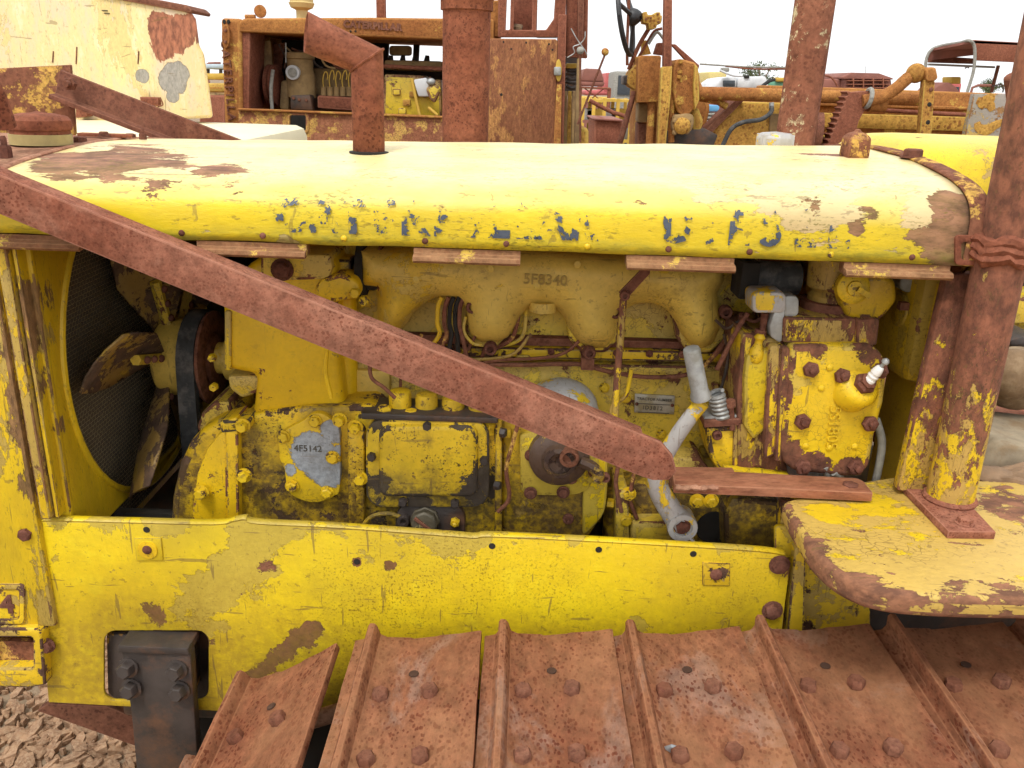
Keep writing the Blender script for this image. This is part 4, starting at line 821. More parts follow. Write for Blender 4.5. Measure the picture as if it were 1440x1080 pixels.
q = P(1063, 492, 1.272); b = MB(); b.lathe(q + Vector((0, 0, -.022)), (0.08, 0, 1), [(0, 0), (.008, .002), (.0115, .008), (.0115, .020), (.006, .032), (.006, .038), (.009, .042), (.005, .048)], 18); b.out('pull_knob', M_COVER, PM)
b = MB(); b.cyl(P(1262, 435, 1.34), P(1296, 436, 1.34), .028, .028, 24); b.out('end_cover', M_WALL, PM, bevel=.004)
b = MB(); b.box(P(1270, 430, 1.31), (.014, .012, .012)); b.out('square_plug', M_RUST, PM)
b = MB(); b.lathe(P(1279, 398, 1.32), (0, -1, 0), [(.015, -.05), (.015, 0), (.013, .002), (0, .002)], 20); b.out('round_knob', M_ALU, PM)
b = MB(); b.tube([P(1232, 590, 1.27), P(1240, 620, 1.275), P(1236, 655, 1.28), P(1226, 700, 1.29)], .0065, 10, 5); b.out('ignition_lead', M_GREY, PM)
b = MB(); b.tube([P(1160, 655, 1.25), P(1164, 672, 1.26), P(1166, 700, 1.28)], .006, 10, 4); b.tube([P(1172, 664, 1.25), P(1182, 672, 1.26), P(1190, 700, 1.28)], .006, 10, 4); b.out('cable', M_GREY, PM)
b = MB(); b.prism(pp([(1040, 460), (1050, 470), (1046, 560), (1034, 560)], 1.30), (0, .05, 0)); b.out('riser', M_PONY2, PM, bevel=.004)
tub(PM, 'control_cable', M_RUST, [(1008, 520), (1018, 500), (1028, 480), (1040, 458), (1052, 440)], 1.30, 3.6)
# ---- cowl (firewall) and its angle post
cx = P(1246, 540, 1.36).x; cwx = P(1352, 500, 1.215).x
b = MB(); b.prism([Vector((cx + .02, 1.36, z)) for z in (.85, 1.40)][::1] + [Vector((cwx, 1.215, 1.40)), Vector((cwx, 1.215, .85))], (0, .05, 0)); CW = b.out('cowl', M_WALL, DZ, bevel=.004)
b = MB(); b.prism(pp([(1332, 388), (1392, 382), (1338, 700), (1262, 690)], 1.205), (0, .02, 0)); b.out('cowl_post', M_POST, CW, bevel=.003)
b = MB(); b.prism(pp(rrect(1344, 331, 1392, 373, 6), 1.165), (0, .06, 0), [pp(rrect(1352, 340, 1382, 366, 5), 1.165)]); b.out('bracket', M_RPIPE, CW, bevel=.002)
b = MB(); b.box((HX1 + .05, 1.58, 1.30), (.09, .60, .26)); b.out('dash_box', M_WALL, CW, bevel=.02)
# ---- far side cover closes the bay; frame below
b = MB(); b.box((.0, 1.918, 1.105), (1.44, .01, .62)); b.out('far_side_cover', M_DARK, DZ, bevel=.002)  # cover coloured near-black, the shade of the bay is painted in
b = MB(); b.box((.12, 1.56, .66), (1.62, .60, .34)); FR_ = b.out('main_frame', M_BLACK, DZ, bevel=.01)
b = MB(); b.prism(pp([(1098, 705), (1140, 700), (1140, 800), (1224, 820), (1224, 890), (1098, 910)], 1.232), (0, .02, 0)); b.out('rear_side_plate', M_FRAME, DZ, bevel=.002)
b = MB(); b.prism(pp([(1118, 770), (1134, 770), (1130, 905), (1106, 905)], 1.205), (0, .03, 0)); b.out('upright_angle', M_FRAME, DZ, bevel=.003)
b = MB(); b.prism(pp(rrect(1090, 740, 1126, 785, 6), 1.222), (0, .01, 0)); b.out('corner_tab', M_PANEL, DZ, bevel=.002)
# ---- lower side panel with the square hole
po = [(48, 742), (58, 733), (170, 735), (300, 738), (330, 733), (345, 731), (362, 737), (480, 743), (640, 756), (668, 758), (690, 755), (800, 760), (980, 770), (1070, 776), (1106, 782), (1112, 792), (1104, 850), (1098, 905), (700, 980), (500, 1010), (302, 1000), (180, 994), (68, 988), (58, 870)]
b = MB(); b.prism(pp(po, 1.20), (0, .006, 0), [pp(rrect(146, 887, 293, 985, 16, 4), 1.20)]); PN = b.out('side_panel', M_PANEL, DZ, bevel=.0018)
# rolled top lip
lip = [(48, 744), (58, 735), (170, 737), (300, 740), (330, 735), (345, 733), (362, 739), (480, 745), (640, 757), (668, 759), (690, 757), (800, 762), (980, 772), (1070, 778), (1104, 783)]
b = MB(); rows = []
for i_, (x, y) in enumerate(cr_path([Vector((a, c, 0)) for a, c in lip], 5)[k_].to_2d() for k_ in range(5 * (len(lip) - 1) + 1)):
    q = P(x, y, 1.20); rows.append([q + Vector((0, .0065, -.004)), q + Vector((0, .0005, .001)), q + Vector((0, -.0012, .004)), q + Vector((0, .002, .0070)), q + Vector((0, .006, .0080)), q + Vector((0, .014, .0055))])
b.grid(rows); b.out('top_lip', M_PANEL, PN)
bolts(PN, [(37, 750), (66, 907)], 1.192, 9, M_BOLT, 'hex', 1.0)
b = MB(); b.prism(pp([(188, 757), (226, 757), (229, 788), (192, 789)], 1.197), (0, .006, 0)); SQ = b.out('square_washer', M_PANEL, PN, bevel=.001)
b = MB(); b.lathe(P(208, 773, 1.197), (0, -1, 0), [(.016, 0), (.0155, .002), (.008, .0025)], 20); b.out('washer_ring', M_ENG, SQ)
bolts(SQ, [(207, 773)], 1.195, 7, M_BOLT, 'rivet', .6)
b = MB(); b.prism(pp([(988, 791), (1027, 793), (1026, 824), (988, 823)], 1.197), (0, .006, 0)); SQ2 = b.out('square_washer', M_FRAME, PN, bevel=.001); bolts(SQ2, [(1007, 808)], 1.196, 9, M_BOLT, 'rivet', .5)
bolts(PN, [(1096, 794), (1086, 858)], 1.199, 11, M_BOLT, 'hex', .8)
for x, y in ((206, 745), (502, 790), (692, 768), (842, 773), (975, 779)):
    b = MB(); b.lathe(P(x, y, 1.1995), (0, -1, 0), [(.0055, 0), (.005, .0006), (0, .0006)], 12); b.out('bolt_hole', M_DARK, PN)
# ---- black hanger through the hole
b = MB(); b.prism(pp([(148, 892), (262, 892), (268, 900), (268, 985), (160, 985), (150, 975)], 1.215), (0, .12, 0)); HG = b.out('hanger_bracket', paint('hanger_paint', fresh=(.42, .22, .03), old=(.06, .045, .038), rust=(.05, .035, .03), tf=.56, tr=.3, scale=16, seed=4, line=.003, wear=-.06), DZ, bevel=.006)
b = MB(); b.prism(pp([(170, 913), (262, 917), (268, 920), (282, 1130), (196, 1130), (184, 1000), (172, 925)], 1.165), (0, .022, 0)); HP = b.out('hanger_plate', M_BLACK, HG, bevel=.003)
b = MB(); b.prism(pp([(166, 908), (264, 912), (266, 922), (166, 918)], 1.160), (0, .05, 0)); b.out('hanger_lip', M_BLACK, HG, bevel=.002)
bolts(HP, [(181, 938), (250, 941), (186, 967), (254, 970)], 1.164, 11, M_BLACK, 'hex', 1.5, ax=(-.1, -1, .15))
b = MB(); b.prism(pp([(52, 1000), (68, 990), (150, 993), (190, 1010), (192, 1050), (150, 1035)], 1.32), (0, .02, 0)); b.out('skid_plate', M_RUST, DZ, bevel=.002)
b = MB(); b.box((-.44, 1.40, .42), (.30, .22, .50)); b.out('frame_end', M_DARK, DZ)
b = MB(); b.box((-.535, 1.36, .73), (.40, .02, .26)); b.out('dark_backing', M_DARK, DZ)  # dark backing added behind the panel hole, stands in for shade

# ---- fender with post and base
FZ_ = 1.015
fo = smooth2([(1100, 704), (1122, 742), (1150, 782), (1190, 812), (1245, 831), (1330, 839), (1460, 842)], 5)
fo = [PZ(x, y, FZ_) for x, y in fo] + [Vector((1.25, fo and PZ(1460, 842, FZ_).y, FZ_)), Vector((1.25, 1.26, FZ_)), PZ(1262, 668, FZ_), PZ(1180, 680, FZ_)]
b = MB(); b.prism(fo, (0, 0, -.034)); FN = b.out('fender', M_FEND, DZ, bevel=.010, seg=3, bang=50)
b = MB(); cbp = [PZ(1262, 674, FZ_ + .012), PZ(1330, 672, FZ_ + .012), PZ(1401, 748, FZ_ + .012), PZ(1334, 747, FZ_ + .012)]; b.prism(cbp, (0, 0, -.012)); BP = b.out('post_base_plate', M_BRACE, FN, bevel=.0015)
for a_ in ((1296, 678), (1356, 736)): bolt(BP, PZ(*a_, FZ_ + .012), (0, 0, 1), .010, .010, M_BRACE)
pb = PZ(1335, 702, FZ_ + .012); pr = .0335
pt1 = P(1437, 90, 1.105); dirp = (P(1420, 300, pb.y - .01) - pb).normalized()
b = MB(); b.cyl(pb, pb + dirp * .385, pr, pr, 32); b.cyl(pb + dirp * .38, pb + dirp * 1.0, pr * .93, pr * .93, 32); PST = b.out('canopy_post', M_POST, DZ)
b = MB(); b.tube([pb + Vector((math.cos(t) * pr * 1.02, math.sin(t) * pr * 1.02, .003)) for t in [2 * math.pi * i / 24 for i in range(25)]], .005, 7, 1); b.out('weld_bead', M_BRACE, PST)
u, v, w = frame(dirp); b = MB()
for dz in (-.006, .006, .016):
    b.tube([pb + dirp * (.38 + dz) + (u * math.cos(t) + v * math.sin(t)) * pr * 1.02 + w * .003 * math.sin(5 * t) for t in [2 * math.pi * i / 24 for i in range(25)]], lambda t: .0085 + .002 * math.sin(60 * t), 7, 1)
b.rough(.0045, 70); b.out('weld_collar', M_RPIPE, PST)
# far canopy post and air stack behind the hood
b = MB(); q0, q1 = P(1112, 215, 1.80), P(1139, -120, 1.80); q1.x = q0.x + .012; q1.y = 1.81; b.cyl(q0 - Vector((0, 0, .5)), q1, .0385, .0385, 28); b.out('far_canopy_post', rusty('far_post_rust', a=(.20, .078, .048), b=(.26, .108, .066), dark=(.09, .03, .02), sp=.6, seed=33, paintc=(.50, .42, .26), tp=.585, pscale=26), DZ)
b = MB(); q0 = P(654, 205, 1.98); rs = 33 * mpp(654, 120, 1.98); z1 = P(654, 14, 1.98).z
b.cyl((q0.x, 1.98, 1.2), (q0.x, 1.98, z1 + .02), rs, rs, 36); ST = b.out('air_intake_stack', M_RPIPE, DZ)
b = MB(); b.lathe((q0.x, 1.98, z1), (0, 0, 1), [(rs * 1.01, -.002), (rs * 1.09, -.001), (rs * 1.09, .018), (rs * 1.12, .02), (rs * 1.12, .045), (rs, .05)], 36); b.out('stack_collar', M_RPIPE, ST)
b = MB(); q = P(1089, 204, 1.70); b.box(q + Vector((0, 0, -.03)), (.06, .05, .10)); b.lathe(q, (0, 0, 1), [(.032, -.01), (.036, .0), (.036, .014), (.030, .022), (0, .025)], 8); b.out('breather_cap', M_CRANK, DZ, bevel=.002)

# ---- track: shoes, links, idler
TX0, TP, TY = P(527, 893, 1.146).x, .2025, 1.146
def shoe_mesh():
    b = MB(); pr = [(-.030, -.010), (-.030, -.002), (-.013, .0), (-.007, .008), (-.0065, .024), (-.0030, .029), (.0045, .029), (.0080, .024), (.012, .009), (.022, .003), (.060, .001), (.064, -.001), (.100, .0), (.106, .002), (.140, .004), (.168, .010), (.172, .010), (.172, -.002), (.140, -.008), (.02, -.010)]
    hole = None
    a = [Vector((x, TY, z)) for x, z in pr]
    rows = []
    nseg = 14
    for j in range(nseg + 1):
        yy = TY - .50 * j / nseg
        rows.append([Vector((x + (.0012 * mnoise.noise(Vector((x * 30, yy * 14, 1)))), yy + (0.006 * mnoise.noise(Vector((x * 25, 3, 1))) if j == 0 else 0), z + .0014 * mnoise.noise(Vector((x * 30, yy * 12, 5))))) for x, z in pr + [pr[0]]])
    b.grid(rows); b.bm.faces.new([b.bm.verts.new(p) for p in rows[0][:-1]]); b.bm.faces.new([b.bm.verts.new(p) for p in rows[-1][:-1]])
    return b
proto = shoe_mesh().out('track_shoe', M_TRACK, None, bevel=.0012, bang=35); shoe_me = proto.data; bpy.data.objects.remove(proto)
hole_me = None
for k_ in (-1, -2, 0, 1, 2, 3, 4, 5, 6, 7):
    o = bpy.data.objects.new('track_shoe', shoe_me); COL.objects.link(o)
    if k_ >= 0:
        x = TX0 + TP * k_; z = .762 + .062 * (x - TX0) + (.0, .003, -.002, .002, -.001)[k_ % 5]; M = Matrix.Translation((x, 0, z)) @ Matrix.Rotation(-.062 + (-.012, .006, -.018, .004)[k_ % 4], 4, 'Y') @ Matrix.Translation((0, .9, 0)) @ Matrix.Rotation((.006, -.008, .004)[k_ % 3], 4, 'Z') @ Matrix.Translation((0, -.9, 0))
    else:
        a0 = P(478, 905, 1.146); tl = rad(27 + 34 * (-1 - k_)); L_ = .172
        if k_ == -1: o0 = Vector((a0.x, 0, a0.z - .006)); org = o0 - Vector((math.cos(tl) * L_, 0, math.sin(tl) * L_)); prev = org
        else: org = prev - Vector((math.cos(tl) * L_ * 1.1, 0, math.sin(tl) * L_ * 1.1))
        M = Matrix.Translation(org) @ Matrix.Rotation(-tl, 4, 'Y')
    o.matrix_basis = M; attach(o, DZ)
    for bx_, by in ((.034, 1.005), (.104, 1.010), (.034, .880), (.104, .884), (.034, .76), (.104, .764)):
        bo = bolt(o, Vector((bx_ - .002, by, .001)), (0, 0, 1), .0125, .013, M_TBOLT, 'bolt', 'plain')
        bo.rotation_mode = 'QUATERNION'
    h_ = bpy.data.objects.new('shoe_hole', hole_me) if hole_me else None
    if h_ is None:
        b = MB(); b.lathe((.074, 1.055, .0008), (0, 0, 1), [(.0075, 0), (.0072, .0008), (0, .0008)], 16); h_ = b.out('shoe_hole', plain('hole_rust', (.07, .032, .018), .9)); hole_me = h_.data
    else: COL.objects.link(h_)
    attach(h_, o)
b = MB(); b.box((TX0 + .85, .90, .66), (1.6, .20, .14)); b.out('track_links', M_RUST, DZ, bevel=.01)
b = MB(); b.lathe((TX0 + .02, .98, .36), (0, -1, 0), [(.28, 0), (.29, .02), (.29, .14), (.28, .16)], 48); b.out('idler_wheel', M_RUST, DZ)
b = MB(); b.box((TX0 + .6, .95, .35), (1.7, .30, .25)); b.out('track_frame', M_RUST, DZ, bevel=.01)
b = MB(); b.tube([P(440, 1012, 1.10), P(480, 1000, 1.10)], .014, 12, 0); b.out('link_pin', M_TANK, DZ)
b = MB(); b.box((.55, .95, .10), (1.9, .45, .20)); b.out('lower_track_run', M_RUST, DZ, bevel=.02)
# floor clutter seen past the post belongs on the operator deck
b = MB(); b.box((1.02, 1.62, .96), (.55, .62, .06)); b.out('operator_deck', M_BRACE, DZ, bevel=.004)

# ================================================================ BACKGROUND MACHINES
M_ORUST = rusty('orange_rust', a=(.30, .115, .038), b=(.42, .19, .055), dark=(.12, .04, .017), seed=40, paintc=(.55, .36, .08), tp=.56, pscale=5, bd=.003, low=2.5)
M_ORUST2 = rusty('yellow_rust', a=(.40, .20, .05), b=(.55, .32, .07), dark=(.20, .07, .025), sp=.8, spscale=40, seed=41, bd=.003, low=2)
M_PRUST = rusty('plate_rust', a=(.20, .075, .042), b=(.30, .13, .06), dark=(.12, .04, .03), seed=42, paintc=(.46, .23, .08), tp=.56, pscale=3.5, stretch=(1.5, 1, .6), low=1.5, bd=.003)
M_CRUST = rusty('cab_rust', a=(.20, .068, .040), b=(.28, .108, .064), dark=(.10, .032, .025), seed=43, low=2, bd=.003)
M_BPAN = rusty('flaked_panel', a=(.27, .10, .055), b=(.33, .14, .075), dark=(.15, .05, .03), seed=44, paintc=(.58, .36, .10), tp=.50, pscale=7, low=1.5, bd=.003)
M_BENG = paint('far_engine_paint', fresh=(.78, .58, .03), old=(.45, .28, .08), tf=.48, tr=.40, scale=2.5, seed=45, grime=.5, rust=(.22, .10, .05))
M_BDUST = plain('dusty_casting', (.40, .26, .11), .85, 0, .5, 8, dirt=(.12, .07, .035))
M_CREAMB = paint('cream_body_paint', fresh=(.80, .66, .30), old=(.80, .60, .24), tf=.45, tr=.215, scale=2.2, seed=46, line=.003, grime=.35, gscale=1.4, gcol=(.45, .42, .20), rough=.55, amp=.36, rust=(.33, .12, .07), speck=.3, stretch=(1.3, 1.3, .55), third=(.36, .33, .29),
                 patches=[(at(240, 45, 3.3), .13, 'rust'), (at(235, 65, 3.3), .10, 'rust'), (at(260, 38, 3.3), .08, 'rust'), (at(222, 30, 3.3), .06, 'rust'), (at(242, 112, 3.3), .085, 'third'), (at(252, 104, 3.3), .06, 'third'), (at(200, 107, 3.3), .045, 'third'), (at(243, 135, 3.3), .04, 'third')])
M_YB = paint('far_hood_paint', tf=.36, tr=.30, scale=5, seed=47, grime=.2, rough=.35, fresh=(.82, .60, .01), old=(.58, .38, .10), crack=0, patches=[(at(1420, 260, 2.6), .22, 'old'), (at(1370, 250, 2.62), .06, 'old'), (at(1255, 200, 2.7), .05, 'rust'), (at(1290, 190, 2.8), .04, 'rust')])
M_SEAT = plain('dusty_brown', (.24, .155, .085), .9, 0, .5, 22, dirt=(.38, .28, .17), bd=.002)
M_DUSTW = plain('pale_dust', (.34, .275, .185), .95, 0, .4, 26, dirt=(.22, .14, .07))
M_WHEEL = plain('black_plastic', (.03, .03, .032), .5, 0, .3)
M_PINK = plain('faded_red', (.52, .12, .11), .7, 0, .3, 4)
M_WHITE = plain('white_paint', (.66, .67, .68), .6, 0, .3, 3)
M_BLUE = plain('blue_paint', (.12, .36, .62), .6, 0, .3, 3)
M_YFAR = plain('far_yellow', (.66, .42, .06), .7, 0, .35, 2)
M_RFAR = plain('far_rust', (.28, .11, .08), .85, 0, .4, 2)
M_GLASS = plain('dark_glass', (.05, .06, .07), .1, 0, .2)
M_TIRE = plain('tyre_rubber', (.03, .03, .03), .85, 0, .3)

def part(parent, name, mat, pts, Y, d, bevel=.006, holes=(), **kw):
    b = MB(); b.prism(pp(pts, Y), d if isinstance(d, Vector) else (0, d, 0), [pp(h, Y) for h in holes]); return b.out(name, mat, parent, bevel=bevel, **kw)
def rod(parent, name, mat, pts, Y, rpx, seg=10, sm=4):
    b = MB(); q = [P(p[0], p[1], p[2] if len(p) > 2 else Y) for p in pts]; b.tube(q, rpx * mpp(pts[0][0], pts[0][1], Y), seg, sm if len(q) > 2 else 0); return b.out(name, mat, parent)
def quad(x0, y0, x1, y1, k=.033): return [(x0, y0), (x1, y0 + (x1 - x0) * k), (x1 - (y1 - y0) * k, y1 + (x1 - x0) * k), (x0 - (y1 - y0) * k, y1)]

# ---- cream body behind the radiator
CT = thing('machine_body', (P(100, 170, 3.4).x, 3.8, 0), 'cream painted steel machine body with a red-brown rust patch', 'machine body')
part(CT, 'shell', M_CREAMB, [(-260, -90), (120, -14), (255, 10), (268, 15), (276, 27), (281, 66), (287, 74), (294, 120), (300, 166), (-260, 186)], 3.3, Vector((-.46, 1.1, 0)), .03, seg=3)
part(CT, 'top_trim', M_RUST, [(120, -20), (262, 7), (270, 14), (268, 18), (120, -9)], 3.29, .2, .004)
part(CT, 'bracket', M_CRUST, [(196, 136), (222, 137), (222, 149), (198, 150)], 3.27, .05, .004)
part(CT, 'bracket', M_CRUST, [(106, 138), (120, 139), (122, 164), (106, 166)], 3.25, .06, .004)
b = MB(); z_ = P(200, 167, 3.3).z - .01; b.box((P(100, 170, 3.3).x, 3.0, z_ - .2), (1.7, .9, .4)); b.out('deck', plain('chalky_cream', (.82, .74, .50), .7, 0, .15, 5), CT, bevel=.04)
b = MB(); b.box((P(100, 170, 3.3).x, 3.6, z_ / 2 - .1), (1.5, .8, z_ - .2)); b.out('base', M_CRUST, CT)
for x, y in ((143, 14), (146, 18)): part(CT, 'slot', M_DARK, [(x, y), (x + 8, y + .4), (x + 8, y + 1.4), (x, y + 1)], 3.297, .01, 0)
for s_, (x, y0, y1) in enumerate(((108, 66, 90), (75, 72, 88), (195, 72, 90))): rod(CT, 'rust_run', M_RUST, [(x, y0), (x - 1, y1)], 3.299, .9)
rod(CT, 'grab_wire', M_RUST, [(225, 137), (229, 147), (222, 150)], 3.25, 1.0)

# ---- rusty bulldozer with open engine bay (second row)
RD = thing('rusty_bulldozer', (P(500, 150, 5.3).x, 5.4, 0), 'rust-brown bulldozer with open engine bay and tall rusty cab', 'bulldozer')
Y2 = 5.0
rc_ = part(RD, 'radiator_column', M_ORUST, [(310, 25), (339, 26), (341, 215), (317, 215)], Y2, .9, .02, seg=3)
text(rc_, 'CATERPILLAR', P(321.5, 120, Y2 - .003), (.02, 0, -1), (1, 0, 0), .062, M_RUST, 'lettering', .005, .001, 1.3)
lg = part(rc_, 'lifting_lug', M_ORUST, ell(317, 51, 5.5, 17, 20), Y2 - .03, .04, .01)
bolts(lg, [(317, 43), (317, 59)], Y2 - .03, 2.4, M_RUST, 'plain', .6)
for dx in (0, 6): part(rc_, 'slot', M_DARK, ell(315 + dx, 30.5, 2.2, 3.2, 10), Y2 - .006, .02, 0)
hp2 = [(335, 45), (335, 33), (338, 28), (345, 25.5), (520, 24.5), (640, 26), (695, 27), (695, 58)]
H2 = part(RD, 'hood', M_ORUST, hp2, Y2, .95, .05, seg=3)
text(H2, 'CATERPILLAR', P(524, 36.5, Y2 - .004), (1, 0, -.03), (0, 0, 1), .048, M_RUST, 'lettering', .002, .003, 1.1)
bolts(H2, [(493, 44), (500, 44)], Y2, 1.6, M_DARK, 'plain', .4)
part(RD, 'panel_lip', M_ORUST, [(334, 152), (640, 164), (640, 167), (334, 155)], Y2 - .02, .06, .004)
P2 = part(RD, 'side_panel', M_BPAN, [(334, 154), (640, 166), (640, 230), (334, 220)], Y2, .03, .006, holes=[rrect(407, 162, 430, 184, 3)])
part(P2, 'hole_rim', M_BPAN, rrect(404, 159, 434, 187, 5), Y2 - .008, .01, .002, holes=[rrect(407, 162, 430, 184, 3)])
part(RD, 'hole_box', M_DARK, [(400, 156), (436, 156), (436, 190), (400, 190)], Y2 + .12, .02, 0)
part(RD, 'bay_dark_plate', M_DARK, [(338, 40), (540, 44), (540, 85), (640, 88), (640, 240), (338, 230)], Y2 + .82, .02, 0)  # near-black plate added to keep this engine bay dark
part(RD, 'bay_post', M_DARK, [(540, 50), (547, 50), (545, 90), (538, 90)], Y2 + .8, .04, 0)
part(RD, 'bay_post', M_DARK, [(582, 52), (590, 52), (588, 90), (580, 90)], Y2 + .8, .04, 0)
part(RD, 'bay_shroud', M_CRUST, [(339, 43), (352, 44), (350, 155), (337, 154)], Y2 + .02, .3, .01)
# fan
hub = P(374, 112, Y2 + .4)
b = MB(); b.lathe(hub, (1, 0, 0), [(.05, -.05), (.09, 0), (.07, .05)], 16); F2 = b.out('fan_hub', M_BDUST, RD)
for k_, (pts) in enumerate(([(362, 58), (380, 57), (383, 95), (372, 99), (366, 92)], [(352, 100), (362, 88), (376, 102), (364, 118)], [(372, 114), (376, 118), (367, 142), (362, 150)], [(385, 62), (400, 60), (396, 98), (384, 96)])):
    part(F2, 'fan_blade', M_BDUST if k_ != 3 else M_CRUST, pts, Y2 + .30 + .05 * k_, .015, .003)
b = MB(); b.lathe(P(384, 120, Y2 + .3), (1, -.1, 0), [(.05, -.03), (.115, -.02), (.115, .0), (.1, .005), (.115, .01), (.115, .03), (.05, .04)], 24); b.out('fan_pulley', M_CRUST, RD)
rod(RD, 'fan_belt', M_GREY, [(384, 98), (381, 125), (383, 158)], Y2 + .17, 2.6)
cyl_ = MB(); q = P(424, 132, Y2 + .3); cyl_.lathe(q, (0, 0, 1), [(.085, -.02), (.085, .10), (.075, .13), (.075, .19), (.085, .195), (.085, .225), (.05, .23)], 28); OC = cyl_.out('oil_filter', M_BDUST, RD)
b = MB(); b.lathe(P(424, 79, Y2 + .3), (0, 0, 1), [(.06, 0), (.06, .018), (0, .02)], 24); b.out('filter_cap', M_GREY, OC)
b = MB(); b.lathe(P(411, 102, Y2 + .20), (-.1, -1, 0), [(.040, -.08), (.040, 0), (.033, .004), (.028, .001), (0, .001)], 28); GA = b.out('gauge_ring', M_WHITE, RD)
b = MB(); b.lathe(P(411, 102, Y2 + .193), (-.1, -1, 0), [(.026, 0), (.026, .003), (.01, .006), (0, .006)], 20); b.out('gauge_face', M_GREY, GA)
part(RD, 'engine_front', M_BDUST, [(394, 112), (408, 114), (406, 156), (392, 154)], Y2 + .25, .4, .02)
part(RD, 'pump_body', M_BLACK, [(408, 134), (436, 133), (440, 156), (408, 154)], Y2 + .18, .3, .01)
bolts(RD, [(421, 140), (431, 141), (413, 138)], Y2 + .18, 2.2, M_RUST, 'plain', .8)
part(RD, 'cylinder_block', M_BDUST, [(436, 95), (495, 97), (495, 160), (436, 156)], Y2 + .42, .3, .02)
part(RD, 'injection_pump', M_CRUST, [(446, 134), (496, 137), (496, 156), (446, 152)], Y2 + .2, .2, .01)
for k_ in range(5):
    x = 455 + k_ * 9
    b = MB(); b.cyl(P(x, 135, Y2 + .26), P(x, 122, Y2 + .26), .016, .016, 12); b.out('pump_barrel', M_BDUST, RD)
    rod(RD, 'injector_line', M_YFAR, [(x, 122), (x - 1, 112), (x + 1, 103 - (k_ % 3)), (x + 4, 101 - (k_ % 2) * 2), (x + 6, 106), (x + 5, 112)], Y2 + .25, .8, 6)
part(RD, 'engine_side', M_BENG, [(540, 104), (590, 106), (600, 112), (620, 112), (622, 168), (538, 165)], Y2 + .15, .4, .015)
part(RD, 'rocker_cover', M_BDUST, [(540, 84), (622, 86), (622, 100), (540, 98)], Y2 + .3, .3, .015)
for k_ in range(4): 
    b = MB(); b.cyl(P(549 + 17 * k_, 88, Y2 + .35), P(550 + 17 * k_, 78, Y2 + .35), .02, .012, 10); b.out('rocker_stud', M_DARK, RD)
rod(RD, 'fuel_rail', M_CRUST, [(538, 93), (580, 95), (624, 97)], Y2 + .2, 3)
part(RD, 'oil_cap', M_BDUST, rrect(547, 64, 577, 78, 4), Y2 + .5, .1, .015)
part(RD, 'white_box', M_WHITE, [(581, 112), (600, 109), (606, 136), (588, 136)], Y2 + .08, .06, .01)
part(RD, 'funnel', M_BENG, [(598, 124), (610, 117), (621, 124), (611, 146), (604, 140)], Y2 + .03, .06, .015)
b = MB(); b.ball(P(606, 115, Y2 + .04), .022, (1.2, 1, .9), 12); b.out('bright_cap', M_ALU, RD)
rod(RD, 'yellow_link', M_YFAR, [(579, 110), (583, 130), (591, 165)], Y2 + .1, 2.4)
rod(RD, 'yellow_link', M_YFAR, [(602, 151), (615, 162)], Y2 + .06, 2.4)
b = MB(); q = P(425, 24, Y2 + .45); b.lathe(q, (0, 0, 1), [(.034, -.03), (.034, .035), (.04, .04), (.064, .05), (.075, .075), (.068, .08), (.068, .12), (.075, .13), (.06, .16), (0, .18)], 28); b.out('precleaner_bowl', plain('cream_plastic', (.62, .48, .20), .6, 0, .25, 6), RD)
b = MB(); b.lathe(P(366, 16, Y2 + .3), (.2, -1, .1), [(.034, -.012), (.034, .012), (.02, .014), (0, .014)], 20); b.cyl(P(345, 24, Y2 + .3), P(359, 24, Y2 + .3), .014, .014, 10); b.out('rain_flap', M_ORUST, RD)
b = MB(); b.box(P(536, 5, Y2 + .5), (.052, .052, .34)); b.out('canopy_post', M_CRUST, RD, bevel=.004)
for k_ in range(6): rod(RD, 'hose', (M_BLACK, M_BDUST, M_RUST)[k_ % 3], [(392 + 9 * k_, 62 + 3 * k_), (398 + 12 * k_, 74), (402 + 14 * k_, 84 + 2 * k_), (400 + 18 * k_, 96)], Y2 + .3, 1.4, 6)
for k_ in range(7): bolts(RD, [(545 + 10 * k_, 107 + .3 * k_)], Y2 + .15, 1.3, M_RUST, 'plain', .8)
for k_, (x, y) in enumerate(((552, 125), (566, 140), (560, 152), (575, 128))): part(RD, 'cover_plate', (M_BENG, M_ORUST2)[k_ % 2], rrect(x, y, x + 11, y + 9, 2), Y2 + .135, .03, .005)
rod(RD, 'dipstick', M_ALU, [(402, 60), (402, 88)], Y2 + .12, .8, 6)
# cab
part(RD, 'cowl_side', M_ORUST, [(686, 0), (705, 0), (703, 52), (684, 50)], Y2 + .02, .3, .01)
part(RD, 'cowl_side', M_CRUST, [(640, 55), (688, 58), (684, 230), (634, 225)], Y2 + .05, .3, .01)
DR = part(RD, 'cab_door', M_PRUST, [(688, 56), (690, 54), (782, 55), (784, 58), (779, 230), (683, 230)], Y2 - .04, .03, .006)
bolts(DR, [(708, 59), (740, 60), (772, 62), (719, 69), (777, 70)], Y2 - .04, 1.4, M_DARK, 'rivet', .3)
b = MB(); bolt(DR, P(705, 133, Y2 - .04), TOCAM, .008, .003, M_DARK, 'hole', 'rivet')
part(RD, 'door_jamb', M_CRUST, [(785, 20), (797, 20), (792, 230), (780, 230)], Y2 - .03, .08, .006)
part(RD, 'door_jamb', M_ORUST, [(783, 118), (790, 118), (788, 230), (777, 230)], Y2 - .05, .02, .004)
LA = part(RD, 'door_latch', M_YFAR, ell(785.5, 99, 4.5, 16, 18), Y2 - .06, .02, .004)
part(LA, 'latch_bolt', M_ALU, rrect(779, 94, 789, 106, 2), Y2 - .075, .03, .003)
wfx = (699, 797)
